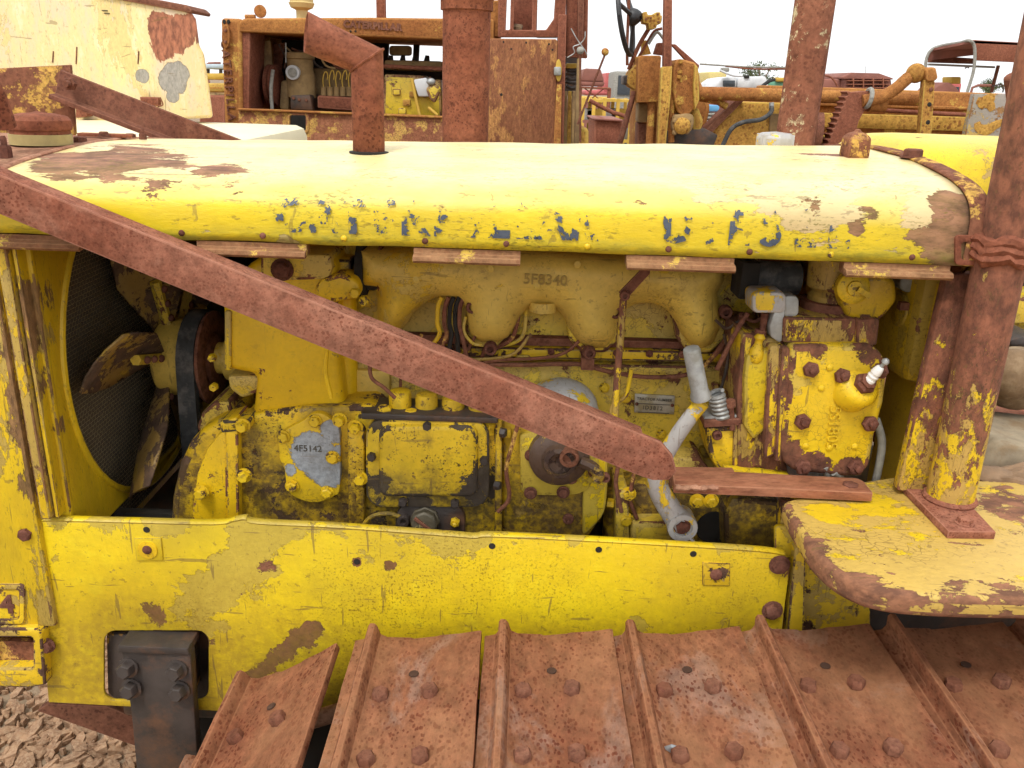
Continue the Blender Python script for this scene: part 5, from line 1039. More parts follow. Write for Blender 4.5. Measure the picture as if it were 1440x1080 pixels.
part(RD, 'window_frame', M_CRUST, [(701, -40), (797, -40), (795, 52), (700, 52)], Y2 - .02, .06, .006, holes=[[(714, -34), (719, -34), (717, 42), (711, 42)], [(724, -34), (749, -34), (748, 42), (722, 42)], [(757, -34), (783, -34), (779, 26), (768, 42), (754, 42)]])
part(RD, 'inner_panel', M_CRUST, [(722, -40), (752, -40), (750, 50), (720, 50)], Y2 + .25, .02, .004)
part(RD, 'hinge_strip', M_RUST, [(749, -40), (757, -40), (755, 42), (748, 42)], Y2 + .02, .03, .004)
bolts(RD, [(752, 6), (752, 22), (752, 34)], Y2 + .02, 1.2, M_GREY, 'rivet', .5)
b = MB(); b.ball(P(728, 40, Y2 + .05), .035, (1, .6, .7), 10); b.rough(.012, 40); b.out('mud_nest', M_SEAT, RD)
part(RD, 'sill_gap', M_WHITE, [(755, 51.5), (783, 52), (783, 54), (755, 53.5)], Y2 + .1, .01, 0)
part(RD, 'rear_quarter', M_CRUST, [(797, -40), (828, -40), (826, 82), (796, 80)], Y2 + .02, .06, .006)
part(RD, 'rear_pillar', M_RUST, [(813, -40), (822, -40), (820, 82), (812, 82)], Y2 - .01, .05, .006)
for k_ in range(6): rod(RD, 'coiled_chain', M_BLACK, [(796, 90 + 6 * k_), (804, 92 + 6 * k_ + (k_ % 2) * 2), (813, 91 + 6 * k_)], Y2 + .1, 2.6)
part(RD, 'rear_mesh', M_BLACK, [(795, 80), (815, 81), (811, 135), (793, 134)], Y2 + .3, .03, 0)
part(RD, 'yellow_filter', M_YFAR, rrect(796, 89, 812, 96, 2), Y2 + .08, .1, .01)
for k_ in range(4): part(RD, 'board', M_ORUST2 if k_ % 2 else M_BDUST, [(793 + 6 * k_, 128), (798 + 6 * k_, 128), (797 + 6 * k_, 215), (791 + 6 * k_, 215)], Y2 + .06 + .02 * (k_ % 2), .05, .004)
part(RD, 'rear_upright', M_BDUST, [(812, 82), (818, 82), (814, 215), (807, 215)], Y2 - .04, .05, .006)
rod(RD, 'wire', M_ALU, [(798, 81), (808, 74), (806, 66), (815, 62), (822, 54), (823, 44)], Y2 - .08, .8, 6)
rod(RD, 'wire', M_ALU, [(803, 40), (812, 56), (822, 70), (826, 78)], Y2 - .08, .8, 6)
for (x0, y0, x1, y1, mt, bm_) in ((816, 74, 816, 200, M_RUST, M_GREY), (851, 76, 812, 175, M_RUST, M_ORUST)):
    lv = rod(RD, 'lever', mt, [(x0, y0), (x1, y1)], Y2 - .1, 1.6)
    b = MB(); b.ball(P(x0, y0 - 3, Y2 - .1), 5.2 * mpp(x0, y0, Y2), (1, 1, 1), 16); b.out('lever_knob', bm_, lv)
b = MB(); b.box((P(560, 150, 5.4).x, 5.45, .55), (2.2, .8, 1.1)); b.out('undercarriage', M_CRUST, RD, bevel=.03)
part(RD, 'rear_tank', M_ORUST2, [(812, 180), (828, 180), (828, 230), (808, 230)], Y2 + .05, .4, .02)

# ---- motor grader with steering wheel
GR = thing('motor_grader', (P(1000, 150, 6).x, 6.2, 0), 'orange-rust motor grader with black steering wheel and long beam', 'motor grader')
Y3 = 6.0
def ring3(parent, name, c, nrm, R, r, mat, a=1.0):
    u, v, w = frame(nrm); b = MB(); b.tube([Vector(c) + (u * math.cos(t) * a + v * math.sin(t)) * R for t in [2 * math.pi * i / 32 for i in range(33)]], r, 8, 1); return b.out(name, mat, parent)
sc_ = P(880, 26, Y3 - .2); nrm = Vector((.93, -.28, .2))
SW = ring3(GR, 'steering_wheel', sc_, nrm, .215, .016, M_WHEEL)
u, v, w = frame(nrm)
for k_ in range(3):
    t = rad(100 + 120 * k_); b = MB(); b.tube([sc_ + w * .05, sc_ + (u * math.cos(t) + v * math.sin(t)) * .21], .014, 8, 0); b.out('spoke', M_WHEEL, SW)
b = MB(); b.lathe(sc_ + w * .02, w, [(.05, 0), (.055, .03), (.04, .06), (.02, .08)], 16); b.out('wheel_hub', M_WHEEL, SW)
rod(GR, 'steering_shaft', M_ORUST2, [(893, 25), (930, 27)], Y3 - .2, 5)
part(GR, 'steering_gear', M_ORUST2, [(904, 17), (910, 16), (911, 21), (921, 20), (922, 17), (929, 17), (930, 33), (924, 35), (923, 40), (913, 41), (912, 33), (905, 32)], Y3 - .27, .14, .015)
bolts(GR, [(925, 20), (926, 31), (915, 25), (908, 27)], Y3 - .27, 1.6, M_RUST, 'plain', 1)
rod(GR, 'hand_rail', M_CRUST, [(884, -20), (884, 10), (882, 60), (882, 92)], Y3 - .25, 2.2)
rod(GR, 'hand_rail', M_CRUST, [(912, 41), (898, 65), (884, 98)], Y3 - .15, 3)
rod(GR, 'hand_rail', M_CRUST, [(931, 40), (920, 44), (910, 60), (896, 84)], Y3 - .1, 2)
rod(GR, 'lever', M_GREY, [(912, 62), (921, 48), (926, 46), (934, 56)], Y3 - .12, 2)
part(GR, 'yellow_fin', M_ORUST2, [(903, 58), (909, 56), (916, 76), (902, 78)], Y3 - .1, .05, .005)
part(GR, 'link_plate', M_CRUST, [(920, 76), (925, 60), (933, 60), (936, 78)], Y3 - .1, .08, .006)
part(GR, 'gear_housing', M_ORUST, [(898, 80), (902, 78), (928, 78), (930, 80), (926, 143), (896, 144)], Y3 - .35, .4, .012)
part(GR, 'gear_housing_flange', M_ORUST2, smooth2([(898, 88), (888, 98), (884, 106), (883, 118), (890, 124), (897, 128)], 3), Y3 - .25, .2, .01)
part(GR, 'hub_bolt', M_BLACK, rrect(877, 106, 886, 119, 2), Y3 - .2, .15, .01)
part(GR, 'drop_leg', M_BDUST, [(898, 145), (911, 145), (910, 172), (897, 172)], Y3 - .2, .15, .01)
part(GR, 'drop_leg', M_RUST, [(897, 172), (909, 174), (909, 215), (896, 215)], Y3 - .15, .15, .01)
rod(GR, 'strut', M_ORUST, [(917, 144), (912, 215)], Y3 - .3, 5.5)
rod(GR, 'strut', M_RUST, [(892, 128), (868, 215)], Y3 - .25, 4)
pst = part(GR, 'upright_post', M_ORUST2, [(930, 95), (937, 92), (946, 92), (944, 130), (935, 220), (923, 220)], Y3 - .5, .07, .01)
part(GR, 'upright_post', M_CRUST, [(935, -30), (946, -30), (945, 95), (933, 95)], Y3 - .5, .07, .01)
rod(GR, 'gear_neck', M_ORUST, [(944, 96), (944, 200)], Y3 - .38, 4.5)
part(GR, 'main_gearcase', M_ORUST, smooth2([(948, 88), (956, 83), (970, 86), (979, 90), (984, 108), (984, 130), (978, 148), (970, 160), (956, 161), (948, 140), (946, 110), (948, 88)], 3)[:-1], Y3 - .42, .3, .03, seg=3)
part(GR, 'axle_housing', M_ORUST, [(896, 112), (940, 104), (985, 112), (1000, 150), (985, 215), (893, 215)], Y3 + .1, .4, .03, seg=3)
part(GR, 'gearcase_rim', M_ORUST2, [(977, 90), (982, 94), (984, 140), (977, 156), (975, 120)], Y3 - .46, .2, .01)
bolts(GR, [(957, 87), (956, 101), (955, 108), (955, 145)], Y3 - .43, 2.6, M_ORUST2, 'hex', 1.)
mf_ = part(GR, 'motor_flange', M_BDUST, smooth2([(948, 162), (972, 160), (976, 172), (970, 186), (950, 188), (945, 176), (948, 162)], 3)[:-1], Y3 - .45, .2, .01)
b = MB(); b.lathe(P(959, 177, Y3 - .46), (0, -1, 0), [(.05, -.02), (.05, .02), (.04, .03), (.025, .04), (0, .04)], 20); b.out('motor_cap', M_ORUST2, mf_)
bolts(mf_, [(949, 170), (968, 169), (949, 186), (966, 185)], Y3 - .45, 3, M_BDUST, 'hex', 1.2)
part(GR, 'motor_shadow', M_BLACK, [(940, 186), (990, 180), (1010, 190), (1000, 215), (938, 215)], Y3 - .3, .2, .01)
part(GR, 'side_cone', M_ORUST2, [(972, 160), (982, 150), (990, 170), (986, 186), (974, 184)], Y3 - .3, .2, .02)
part(GR, 'top_brace', M_CRUST, [(944, 62), (950, 62), (984, 92), (982, 98), (975, 96)], Y3 - .2, .06, .006)
rod(GR, 'thin_bar', M_GREY, [(984, 90), (1050, 94), (1120, 95)], Y3 - .1, 1.2)
rod(GR, 'thin_bar', M_CRUST, [(1020, 93), (1060, 97), (1120, 97)], Y3 - .1, 1.2)
TB = rod(GR, 'side_tube', M_ORUST, [(975, 131), (1110, 134), (1300, 140)], Y3 - .25, 9, 16, 0)
rod(GR, 'elbow', M_ORUST, [(985, 138), (1008, 142), (1022, 150)], Y3 - .2, 5)
# frame beam and gusset
part(GR, 'gooseneck', M_ORUST2, [(968, 215), (1043, 143), (1140, 146), (1140, 215)], Y3 - .15, .25, .01)
part(GR, 'gooseneck_edge', M_RUST, [(960, 215), (1035, 140), (1046, 142), (970, 218)], Y3 - .18, .2, .006)
BM = part(GR, 'main_beam', M_ORUST, [(1082, 120), (1200, 124), (1480, 134), (1480, 196), (1082, 184)], Y3, .35, .012)
part(BM, 'beam_flange', M_ORUST, [(1082, 142), (1480, 154), (1480, 158), (1082, 146)], Y3 - .03, .05, .004)
part(BM, 'lower_flange', M_ORUST2, [(1130, 158), (1480, 168), (1480, 188), (1130, 178)], Y3 - .05, .06, .006)
rod(GR, 'hydraulic_pipe', M_CRUST, [(1210, 153), (1290, 158), (1370, 162)], Y3 - .12, 3)
M_FLK = letter_mat('flaked_yellow', (.62, .40, .05), (.5, .3, .04), .80, 9, 3)
for x0, x1 in ((1284, 1294), (1316, 1323), (1331, 1340), (1342, 1350), (1352, 1358), (1360, 1367)): part(BM, 'faded_letter', M_FLK, [(x0, 137), (x1, 137.4), (x1, 148.4), (x0, 148)], Y3 - .004, .003, 0)
part(GR, 'grey_plate', M_BDUST, [(1083, 160), (1098, 160), (1096, 185), (1082, 185)], Y3 - .17, .02, .004)
b = MB(); b.tube([P(1085, 148, Y3 - .3), P(1084, 158, Y3 - .32), P(1070, 168, Y3 - .35), P(1045, 172, Y3 - .38), P(1028, 182, Y3 - .38), P(1016, 205, Y3 - .38)], .014, 10, 5); HS = b.out('hydraulic_hose', M_RUB, GR)
b = MB(); b.cyl(P(1085, 144, Y3 - .3), P(1085, 153, Y3 - .3), .016, .016, 12); b.out('hose_fitting', M_ALU, HS)
# toothed bracket and ball arm
tb = [(1196, 130), (1222, 128), (1219, 150), (1208, 170), (1195, 215), (1160, 215)]
for i in range(11): t = i / 10; x = 1163 + t * 30; y = 208 - t * 75; tb += [(x, y), (x - 2.5, y - 4), (x + 1.5, y - 5)]
part(GR, 'toothed_bracket', M_CRUST, tb, Y3 - .45, .12, .004)
bs = rod(GR, 'ball_arm', M_ORUST, [(1212, 142), (1235, 138), (1258, 126), (1282, 106), (1300, 104)], Y3 - .45, 8.5, 14)
b = MB(); b.ball(P(1288, 103, Y3 - .45), .058, (1, 1, 1), 20); b.out('ball_joint', M_ORUST2, bs)
rod(GR, 'arm_end', M_ORUST, [(1296, 106), (1312, 104)], Y3 - .45, 6)
ring3(GR, 'pipe_clamp', P(1221, 138, Y3 - .45), (1, 0, -.1), .052, .014, M_GREY)
part(GR, 'arm_socket', M_ORUST, [(1302, 98), (1308, 94), (1317, 95), (1320, 110), (1314, 115), (1303, 114)], Y3 - .52, .15, .012)
rod(GR, 'arm_body', M_ORUST, [(1222, 146), (1245, 146)], Y3 - .4, 11)
VB = part(GR, 'perforated_bar', M_ORUST2, [(1300, 112), (1315, 114), (1309, 210), (1292, 210)], Y3 - .5, .06, .006)
bolts(VB, [(1307, 147), (1305, 172)], Y3 - .5, 3.2, M_DARK, 'rivet', .2); bolts(VB, [(1309, 126)], Y3 - .5, 3, M_RUST, 'rivet', .6)
part(GR, 'blade_lift_case', M_BDUST, [(1128, 172), (1145, 172), (1146, 200), (1128, 200)], Y3 - .3, .2, .02)
b = MB(); b.lathe(P(1150, 186, Y3 - .35), (1, -.2, 0), [(.06, -.03), (.12, -.02), (.12, .02), (.06, .03)], 16); b.out('chain_gear', M_RUST, GR)
rod(GR, 'yellow_pipe', M_YFAR, [(1130, 195), (1150, 198), (1172, 188)], Y3 - .3, 5)
GP = part(GR, 'graffiti_plate', paint('plate_paint', fresh=(.60, .42, .10), old=(.34, .30, .24), tf=.52, tr=.42, scale=6, seed=48, rust=(.30, .15, .06)), [(1370, 132), (1440, 132), (1440, 215), (1352, 215)], Y3 - .6, .05, .006)
for pts in ([(1374, 141), (1382, 143), (1393, 138), (1399, 137)], [(1378, 152), (1383, 146), (1391, 146), (1396, 155)], [(1374, 172), (1377, 180), (1388, 183), (1398, 177), (1411, 171)]):
    b = MB(); b.tube([P(x, y, Y3 - .602) for x, y in pts], lambda t_: .018 + .012 * math.sin(3.1 * t_), 8, 5)
    for v in b.bm.verts: v.co.y = Y3 - .602 + (v.co.y - Y3 + .602) * .12
    b.out('yellow_daub', M_ORUST2, GP)
b = MB(); b.box((P(1250, 150, 6).x, 6.25, .5), (3.2, .5, 1.0)); b.out('chassis', M_CRUST, GR, bevel=.02)
for s_ in (0, 1): part(GR, 'support_leg', M_CRUST, [(1228 + 30 * s_, 185), (1240 + 30 * s_, 185), (1238 + 30 * s_, 215), (1226 + 30 * s_, 215)], Y3 + .1, .1, .01)

# ---- yellow bulldozer hood beyond ours on the right
YB_ = thing('yellow_bulldozer', (P(1450, 250, 2.9).x, 2.9, 0), 'bright yellow bulldozer with peeling rounded hood', 'bulldozer')
xh = P(1250, 205, 2.75).x; zt = P(1330, 190, 2.95).z
b = MB(); rows = []
prof = [(2.55, zt - .30), (2.55, zt - .13), (2.565, zt - .085), (2.60, zt - .045), (2.67, zt - .018), (2.78, zt - .004), (2.95, zt)]; prof = prof + [(5.9 - y, z) for y, z in prof[-2::-1]]
prof = [(v.x, v.y) for v in cr_path([Vector((a, c, 0)) for a, c in prof], 3)]
for i, (dx, sc_2) in enumerate(((0, .70), (.004, .80), (.02, .90), (.05, .965), (.09, .99), (.15, 1), (.6, 1), (1.6, 1))):
    rows.append([Vector((xh + dx, 2.95 + (y - 2.95) * (sc_2 + 1) / 2, (zt - .30) + (z - zt + .30) * sc_2)) for y, z in prof])
b.grid(rows); b.bm.faces.new([b.bm.verts.new(p) for p in rows[0]]); b.out('hood', M_YB, YB_, ang=60)
b = MB(); b.box((xh + .8, 2.95, (zt - .32) / 2 + .3), (1.5, .6, zt - .9)); b.out('engine_bay', M_DARK, YB_, bevel=.01)
b = MB(); b.box((xh + .8, 2.60, .98), (1.6, .06, .16)); b.out('side_panel', M_PANEL, YB_, bevel=.008)
part(YB_, 'side_rail', M_ENG2, [(1395, 490), (1500, 494), (1500, 530), (1390, 528)], 2.3, .2, .008)
part(YB_, 'exhaust_manifold', M_BLACK, [(1418, 478), (1440, 472), (1480, 480), (1480, 500), (1425, 494)], 2.25, .2, .02)
part(YB_, 'yellow_cover', M_BLK, [(1425, 420), (1500, 420), (1500, 455), (1422, 455)], 2.5, .05, .005)
part(YB_, 'lifting_bracket', M_CRUST, [(1422, 108), (1436, 100), (1500, 104), (1500, 180), (1432, 180)], 2.4, .05, .01)

# ---- clutter on the operator deck
dk = .991
q = Vector((P(1425, 590, 1.55).x, 1.56, 1.10))
b = MB(); b.ball(q, .075, (1.3, 1, .8), 20)
b.ball(q + Vector((-.05, -.06, .03)), .045, (1, .8, 1.1), 16); b.ball(q + Vector((.06, -.05, .04)), .05, (1.1, .8, .8), 16); b.rough(.012, 14, 3)
tag(b.out('cast_lump', M_SEAT), 'dusty brown lobed casting lying behind the canopy post', 'casting')
q = Vector((P(1425, 632, 1.42).x, 1.44, 1.0))
b = MB(); b.prism([Vector((q.x - .10, 1.36, dk)), Vector((q.x + .2, 1.36, dk)), Vector((q.x + .2, 1.36, dk + .035)), Vector((q.x - .06, 1.36, dk + .055))], (0, .18, 0)); b.rough(.004, 20)
tag(b.out('dusty_box', M_DUSTW, bevel=.008), 'pale dust-covered box on the operator deck', 'box')
b = MB(); gq = P(1400, 662, 1.31); gq.z = dk + .016
b.ball(gq, .030, (1.3, 1., .42), 16)
for k_ in range(4): a_ = -.5 + .33 * k_; b.tube([gq + Vector((.02, .01 * (k_ - 1.5), 0)), gq + Vector((.05 + .004 * k_, .014 * (k_ - 1.5), .008)), gq + Vector((.075 - .006 * abs(k_ - 1), .018 * (k_ - 1.5), .0))], .0085, 8, 4)
b.tube([gq + Vector((0, -.02, .0)), gq + Vector((.02, -.042, .006)), gq + Vector((.04, -.048, .0))], .009, 8, 4); b.rough(.003, 60)
tag(b.out('work_glove', plain('dirty_leather', (.30, .19, .11), .9, 0, .4, 30)), 'crumpled brown leather work glove beside the canopy post', 'glove')
# stone chip on the track
b = MB(); q = PZ(942, 1052, .795); b.box(q, (.008, .006, .016), Matrix.Rotation(.6, 3, 'Y') @ Matrix.Rotation(.4, 3, 'X')); b.rough(.002, 200)
tag(b.out('stone_chip', plain('grey_stone', (.30, .32, .33), .6), bevel=.001), 'small grey chip of stone lying on a track shoe', 'stone chip')

# ================================================================ FAR YARD
def far_box(parent, name, mat, x0, y0, x1, y1, Y, d, bevel=.05): return part(parent, name, mat, [(x0, y0), (x1, y0), (x1, y1), (x0, y1)], Y, d, bevel)
def gz(Y, x, name, label, cat, group=None): return thing(name, (P(x, 140, Y).x, Y, 0), label, cat, group)
t = gz(16, 832, 'hopper', 'rusty steel hopper on an angle-iron stand', 'hopper')
part(t, 'bin', M_RFAR, [(822, 96), (845, 97), (850, 115), (816, 114)], 16, 1.0, .03)
part(t, 'lower_bin', M_RFAR, [(814, 114), (851, 115), (849, 122), (815, 121)], 16, 1.0, .03)
part(t, 'platform', M_CRUST, [(812, 121), (858, 123), (858, 126), (812, 124)], 15.9, 1.2, .01)
for x in (816, 857): 
    b = MB(); q = P(x, 124, 15.95); b.box((q.x, 15.95, q.z / 2), (.06, .06, q.z)); b.out('leg', M_CRUST, t)
rod(t, 'cross_brace', M_CRUST, [(822, 124), (857, 150)], 15.95, .8); rod(t, 'cross_brace', M_CRUST, [(850, 124), (818, 150)], 15.95, .8)
t = gz(22, 868, 'red_truck', 'faded red truck with boxy body far across the yard', 'truck')
part(t, 'body', M_PINK, [(853, 102), (876, 103), (880, 112), (884, 114), (886, 132), (848, 131)], 22, 2, .08)
far_box(t, 'vent', M_DARK, 858, 106, 863, 109.5, 21.97, .1, 0)
far_box(t, 'flatbed', M_PINK, 822, 127, 860, 134, 22, 2, .05)
far_box(t, 'windscreen', M_WHITE, 856, 133, 874, 138, 21.9, .3, .02); 
b = MB(); b.box((P(855, 140, 22).x, 22.8, .6), (1.6, 1.4, 1.0)); b.out('chassis', M_CRUST, t)
for x in (832, 878):
    b = MB(); q = P(x, 150, 21.9); b.lathe((q.x, 21.95, .5), (0, -1, 0), [(.5, -.2), (.5, .1), (.3, .12), (0, .1)], 20); b.out('wheel', M_TIRE, t)
for n_, (x0, x1, Y) in enumerate(((820, 850, 13), (850, 888, 13.5))):
    t = gz(Y, (x0 + x1) / 2, 'pallet_rack', ('yellow tubular pallet rack below the rusty hopper', 'yellow tubular pallet rack below the faded red truck')[n_], 'rack', 'yellow racks in the far yard')
    xa, xb = P(x0, 150, Y).x, P(x1, 150, Y).x; zz = P(x0, 138, Y).z
    for x in (xa, (xa + xb) / 2, xb):
        for y in (Y, Y + .8):
            b = MB(); b.box((x, y, zz / 2), (.05, .05, zz)); b.out('upright', M_YFAR, t)
    for k_ in range(4):
        b = MB(); b.box(((xa + xb) / 2, Y + .4, zz * (.98 - .2 * k_)), (xb - xa, .85, .04)); b.out('shelf', M_YFAR if k_ % 2 == 0 else M_RFAR, t)
    for k_ in range(4):
        b = MB(); b.box((xa + (xb - xa) * (.2 + .2 * k_), Y + .4, zz * (.78 - .2 * (k_ % 2)) + .09), (.25, .5, .16)); b.out('stored_part', (M_WHITE, M_RFAR, M_YFAR, M_GREY)[k_], t, bevel=.02)
t = gz(8.5, 855, 'steel_bin', 'dark red-brown ribbed steel bin standing on the yard', 'bin')
part(t, 'wall', M_CRUST, [(836, 170), (842, 166), (872, 168), (876, 172), (874, 240), (834, 238)], 8.5, .8, .02)
part(t, 'rim', M_RFAR, [(834, 166), (876, 168), (876, 171), (834, 169)], 8.46, .88, .01)
rod(t, 'hook_arm', M_CRUST, [(829, 141), (845, 150), (862, 158), (880, 164), (890, 174)], 8.3, 3)
t = gz(26, 1050, 'white_truck', 'white crane truck seen between the rusty bars', 'truck')
part(t, 'body', M_WHITE, [(1038, 108), (1078, 107), (1082, 124), (1036, 125)], 26, 2.5, .08)
part(t, 'cab', M_WHITE, [(1004, 118), (1016, 110), (1036, 107), (1036, 125), (1002, 126)], 26, 2.2, .1)
far_box(t, 'window', M_GLASS, 1017, 113, 1034, 122, 25.95, .2, .02)
far_box(t, 'vent', M_DARK, 1047, 106, 1054, 110, 25.95, .2, .02)
rod(t, 'boom', M_WHITE, [(1012, 99), (1030, 106), (1044, 107)], 25.8, 1.5); far_box(t, 'boom_head', M_GREY, 1016, 95, 1026, 101, 25.8, .3, .03)
rod(t, 'loader_arm', M_TIRE, [(1068, 124), (1082, 114), (1090, 112)], 25.5, 2.4)
b = MB(); b.box((P(1040, 130, 26).x, 27, .7), (2.2, 2, 1.4)); b.out('chassis', M_CRUST, t)
t = gz(28, 1094, 'green_machine', 'pale green and yellow machine behind the far canopy post', 'machine')
far_box(t, 'body', plain('far_green', (.16, .42, .28), .7, 0, .3, 3), 1082, 114, 1106, 126, 28, 2, .05); far_box(t, 'arm', M_YFAR, 1092, 109, 1110, 115, 27.8, .5, .05)
b = MB(); b.box((P(1094, 130, 28).x, 29, .7), (.8, 2, 1.4)); b.out('base', M_CRUST, t)
t = gz(24, 1008, 'yellow_cabin', 'pale yellow cabin standing beside the white crane truck', 'cabin')
far_box(t, 'cabin_shell', plain('pale_yellow', (.72, .58, .22), .7), 996, 101, 1022, 126, 30, 2, .05); b = MB(); b.box((P(1008, 140, 30).x, 31, .8), (.6, 1.8, 1.6)); b.out('base', M_WHITE, t)
t = gz(12, 995, 'blue_crate', 'blue topped rack of grey parts beyond the gearcase', 'rack')
far_box(t, 'lid', M_BLUE, 976, 148, 1012, 157, 12, .8, .02)
for k_ in range(3): far_box(t, 'tray', M_GREY, 978, 159 + 5 * k_, 1012, 162 + 5 * k_, 12, .8, .01)
for x in (980, 1010): b = MB(); q = P(x, 155, 12.1); b.box((q.x, 12.1, q.z / 2), (.05, .05, q.z)); b.out('leg', M_GREY, t)
t = gz(18, 1220, 'rusty_combine', 'rusty machine with slatted grille above the grader beam', 'machine')
part(t, 'housing', M_RFAR, [(1188, 112), (1196, 105), (1235, 104), (1254, 110), (1256, 130), (1186, 130)], 18, 1.5, .05)
part(t, 'roof_cap', M_RFAR, [(1186, 108), (1198, 102), (1236, 103), (1256, 110), (1256, 112), (1186, 111)], 17.95, 1.6, .02)
for k_ in range(3): far_box(t, 'slat', M_CRUST, 1192, 113 + 5 * k_, 1252, 114.2 + 5 * k_, 17.9, .1, .01)
for k_ in range(4): far_box(t, 'grille_bar', M_CRUST, 1200 + 14 * k_, 110, 1201.4 + 14 * k_, 128, 17.88, .1, .01)
part(t, 'side_body', M_RFAR, [(1140, 110), (1186, 111), (1186, 130), (1140, 128)], 18.2, 1.2, .05)
rod(t, 'rail', M_CRUST, [(1146, 106), (1164, 107), (1172, 112), (1178, 122)], 17.8, 1.2); rod(t, 'aerial', M_GREY, [(1217, 103), (1218, 88)], 18, .35, 6)
b = MB(); b.box((P(1200, 130, 18).x, 18.7, .7), (1.6, 1.2, 1.4)); b.out('base', M_CRUST, t)
t = gz(12, 1380, 'canopy_tractor', 'tractor with grey-framed rusty canopy standing beyond the grader beam', 'tractor')
b = MB(); yc = 12.; pts = [(1301, 98), (1304, 80), (1312, 68), (1330, 62), (1366, 57)]
rod(t, 'canopy_hoop', M_GREY, [(1301, 98, 12.6), (1303, 82, 12.6), (1310, 70, 12.6), (1325, 64, 12.6), (1350, 60, 12.3), (1362, 57, 12), (1369, 62, 12), (1371, 75, 12), (1369, 100, 12), (1360, 130, 12)], 12, 2.2)
rf = part(t, 'canopy_side', M_CRUST, [(1368, 56), (1480, 62), (1480, 90), (1372, 85)], 12, .05, .01)
b = MB(); b.prism([P(1303, 82, 12.6), P(1312, 68, 12.6), P(1366, 57, 12.0), P(1480, 62, 12.0), P(1480, 62, 13.2), P(1330, 62, 13.4)], (0, 0, -.03)); b.out('canopy_roof', M_RFAR, t)
part(t, 'inner_panel', M_RUST, [(1308, 78), (1370, 82), (1370, 90), (1306, 88)], 12.9, .05, .01)
part(t, 'rear_rail', M_GREY, [(1306, 89), (1400, 93), (1400, 96), (1306, 92)], 12.85, .05, .01)
rod(t, 'canopy_leg', M_RUST, [(1404, 92), (1394, 130)], 12.8, 2.4); rod(t, 'hand_rail', M_BLACK, [(1396, 121), (1408, 119), (1411, 124), (1410, 130)], 12.2, 1); rod(t, 'lever', M_BLACK, [(1357, 96), (1361, 94), (1362, 96)], 12, 1)
part(t, 'fender_arch', M_RFAR, smooth2([(1310, 130), (1318, 122), (1334, 116), (1346, 124), (1350, 132)], 3), 12.3, .5, .02)
part(t, 'tank', M_YFAR, [(1338, 108), (1352, 108), (1352, 118), (1338, 118)], 13, .3, .02)
b = MB(); b.box((P(1375, 130, 12).x, 12.6, .65), (1.2, 1.0, 1.3)); b.out('body', M_CRUST, t)
t = gz(7.5, 300, 'parked_loader', 'yellow and pale blue roofed machine glimpsed beside the cream body', 'loader')
far_box(t, 'roof', plain('pale_blue', (.45, .55, .60), .6), 286, 90, 316, 97, 14, 1.5, .03); far_box(t, 'body', M_YFAR, 286, 103, 316, 112, 14, 1.2, .03); far_box(t, 'arm', M_ORUST2, 286, 117, 316, 130, 13.6, .8, .05); far_box(t, 'base', M_CRUST, 280, 134, 316, 230, 13.5, 1.2, .03)
for k_ in range(2): far_box(t, 'post', M_BLACK, 290 + 18 * k_, 97, 292 + 18 * k_, 104, 14.1, .1, 0)
# rows of scrapped machines across the yard
rs_ = random.Random(11); SCR = (('rusty brown', M_RFAR), ('faded yellow', M_YFAR), ('dusty grey', M_GREY), ('dusty brown', M_BDUST), ('orange-rust', M_ORUST), ('dark red', M_PINK))
spots = [(838, 19), (870, 27), (905, 23), (925, 34), (960, 21), (985, 40), (1015, 44), (1060, 38), (1120, 30), (1160, 42), (1255, 36), (1300, 28), (1335, 40), (1420, 34), (60, 40), (330, 30)]
near_of = ('behind the rusty hopper', 'behind the faded red truck', 'behind the grader gear housing', 'beyond the grader uprights', 'beside the grader gearcase', 'beyond the blue rack', 'behind the pale yellow cabin', 'behind the white crane truck', 'beyond the far canopy post', 'beside the bent rail of the slatted machine', 'past the aerial of the slatted machine', 'beyond the ball arm', 'behind the perforated bar', 'behind the canopy tractor', 'behind the cream body', 'behind the rusty radiator column')
for i, (px_, Y) in enumerate(spots):
    if i in (2, 3, 4, 5, 7): continue
    nm, mt = SCR[i % 6]; x = P(px_, 130, Y).x; L = rs_.uniform(1.8, 3.2); hh = rs_.uniform(.9, 1.5)
    t = thing('scrap_machine', (x, Y, 0), nm + ' scrapped machine ' + near_of[i], 'machine', 'scrap machines across the yard')
    b = MB(); b.box((x, Y, .75), (L, 1.2, .5)); b.box((x - L * .2, Y, 1.1), (L * .5, 1.1, .5)); b.out('chassis', mt, t, bevel=.05)
    b = MB(); b.box((x + L * .28, Y, .9 + hh / 2 - .2), (L * .32, 1.1, hh)); b.out('cab', SCR[(i + 2) % 6][1] if i % 3 == 0 else mt, t, bevel=.06)
    b = MB(); b.box((x + L * .28, Y - .56, .9 + hh * .62), (L * .24, .03, hh * .3)); b.out('window', M_GLASS, t)
    for k_ in (-.32, .3):
        b = MB(); b.lathe((x + L * k_, Y - .5, .42), (0, -1, 0), [(.42, -.2), (.42, .1), (.28, .13), (.12, .12), (0, .12)], 18); b.out('wheel', M_TIRE, t)
    b = MB(); b.tube([Vector((x - L * .4, Y, 1.2)), Vector((x - L * .45, Y, 1.6 + .3 * hh)), Vector((x - L * .2, Y, 1.7 + .3 * hh))], .05, 8, 3); b.out('arm', M_RFAR, t)
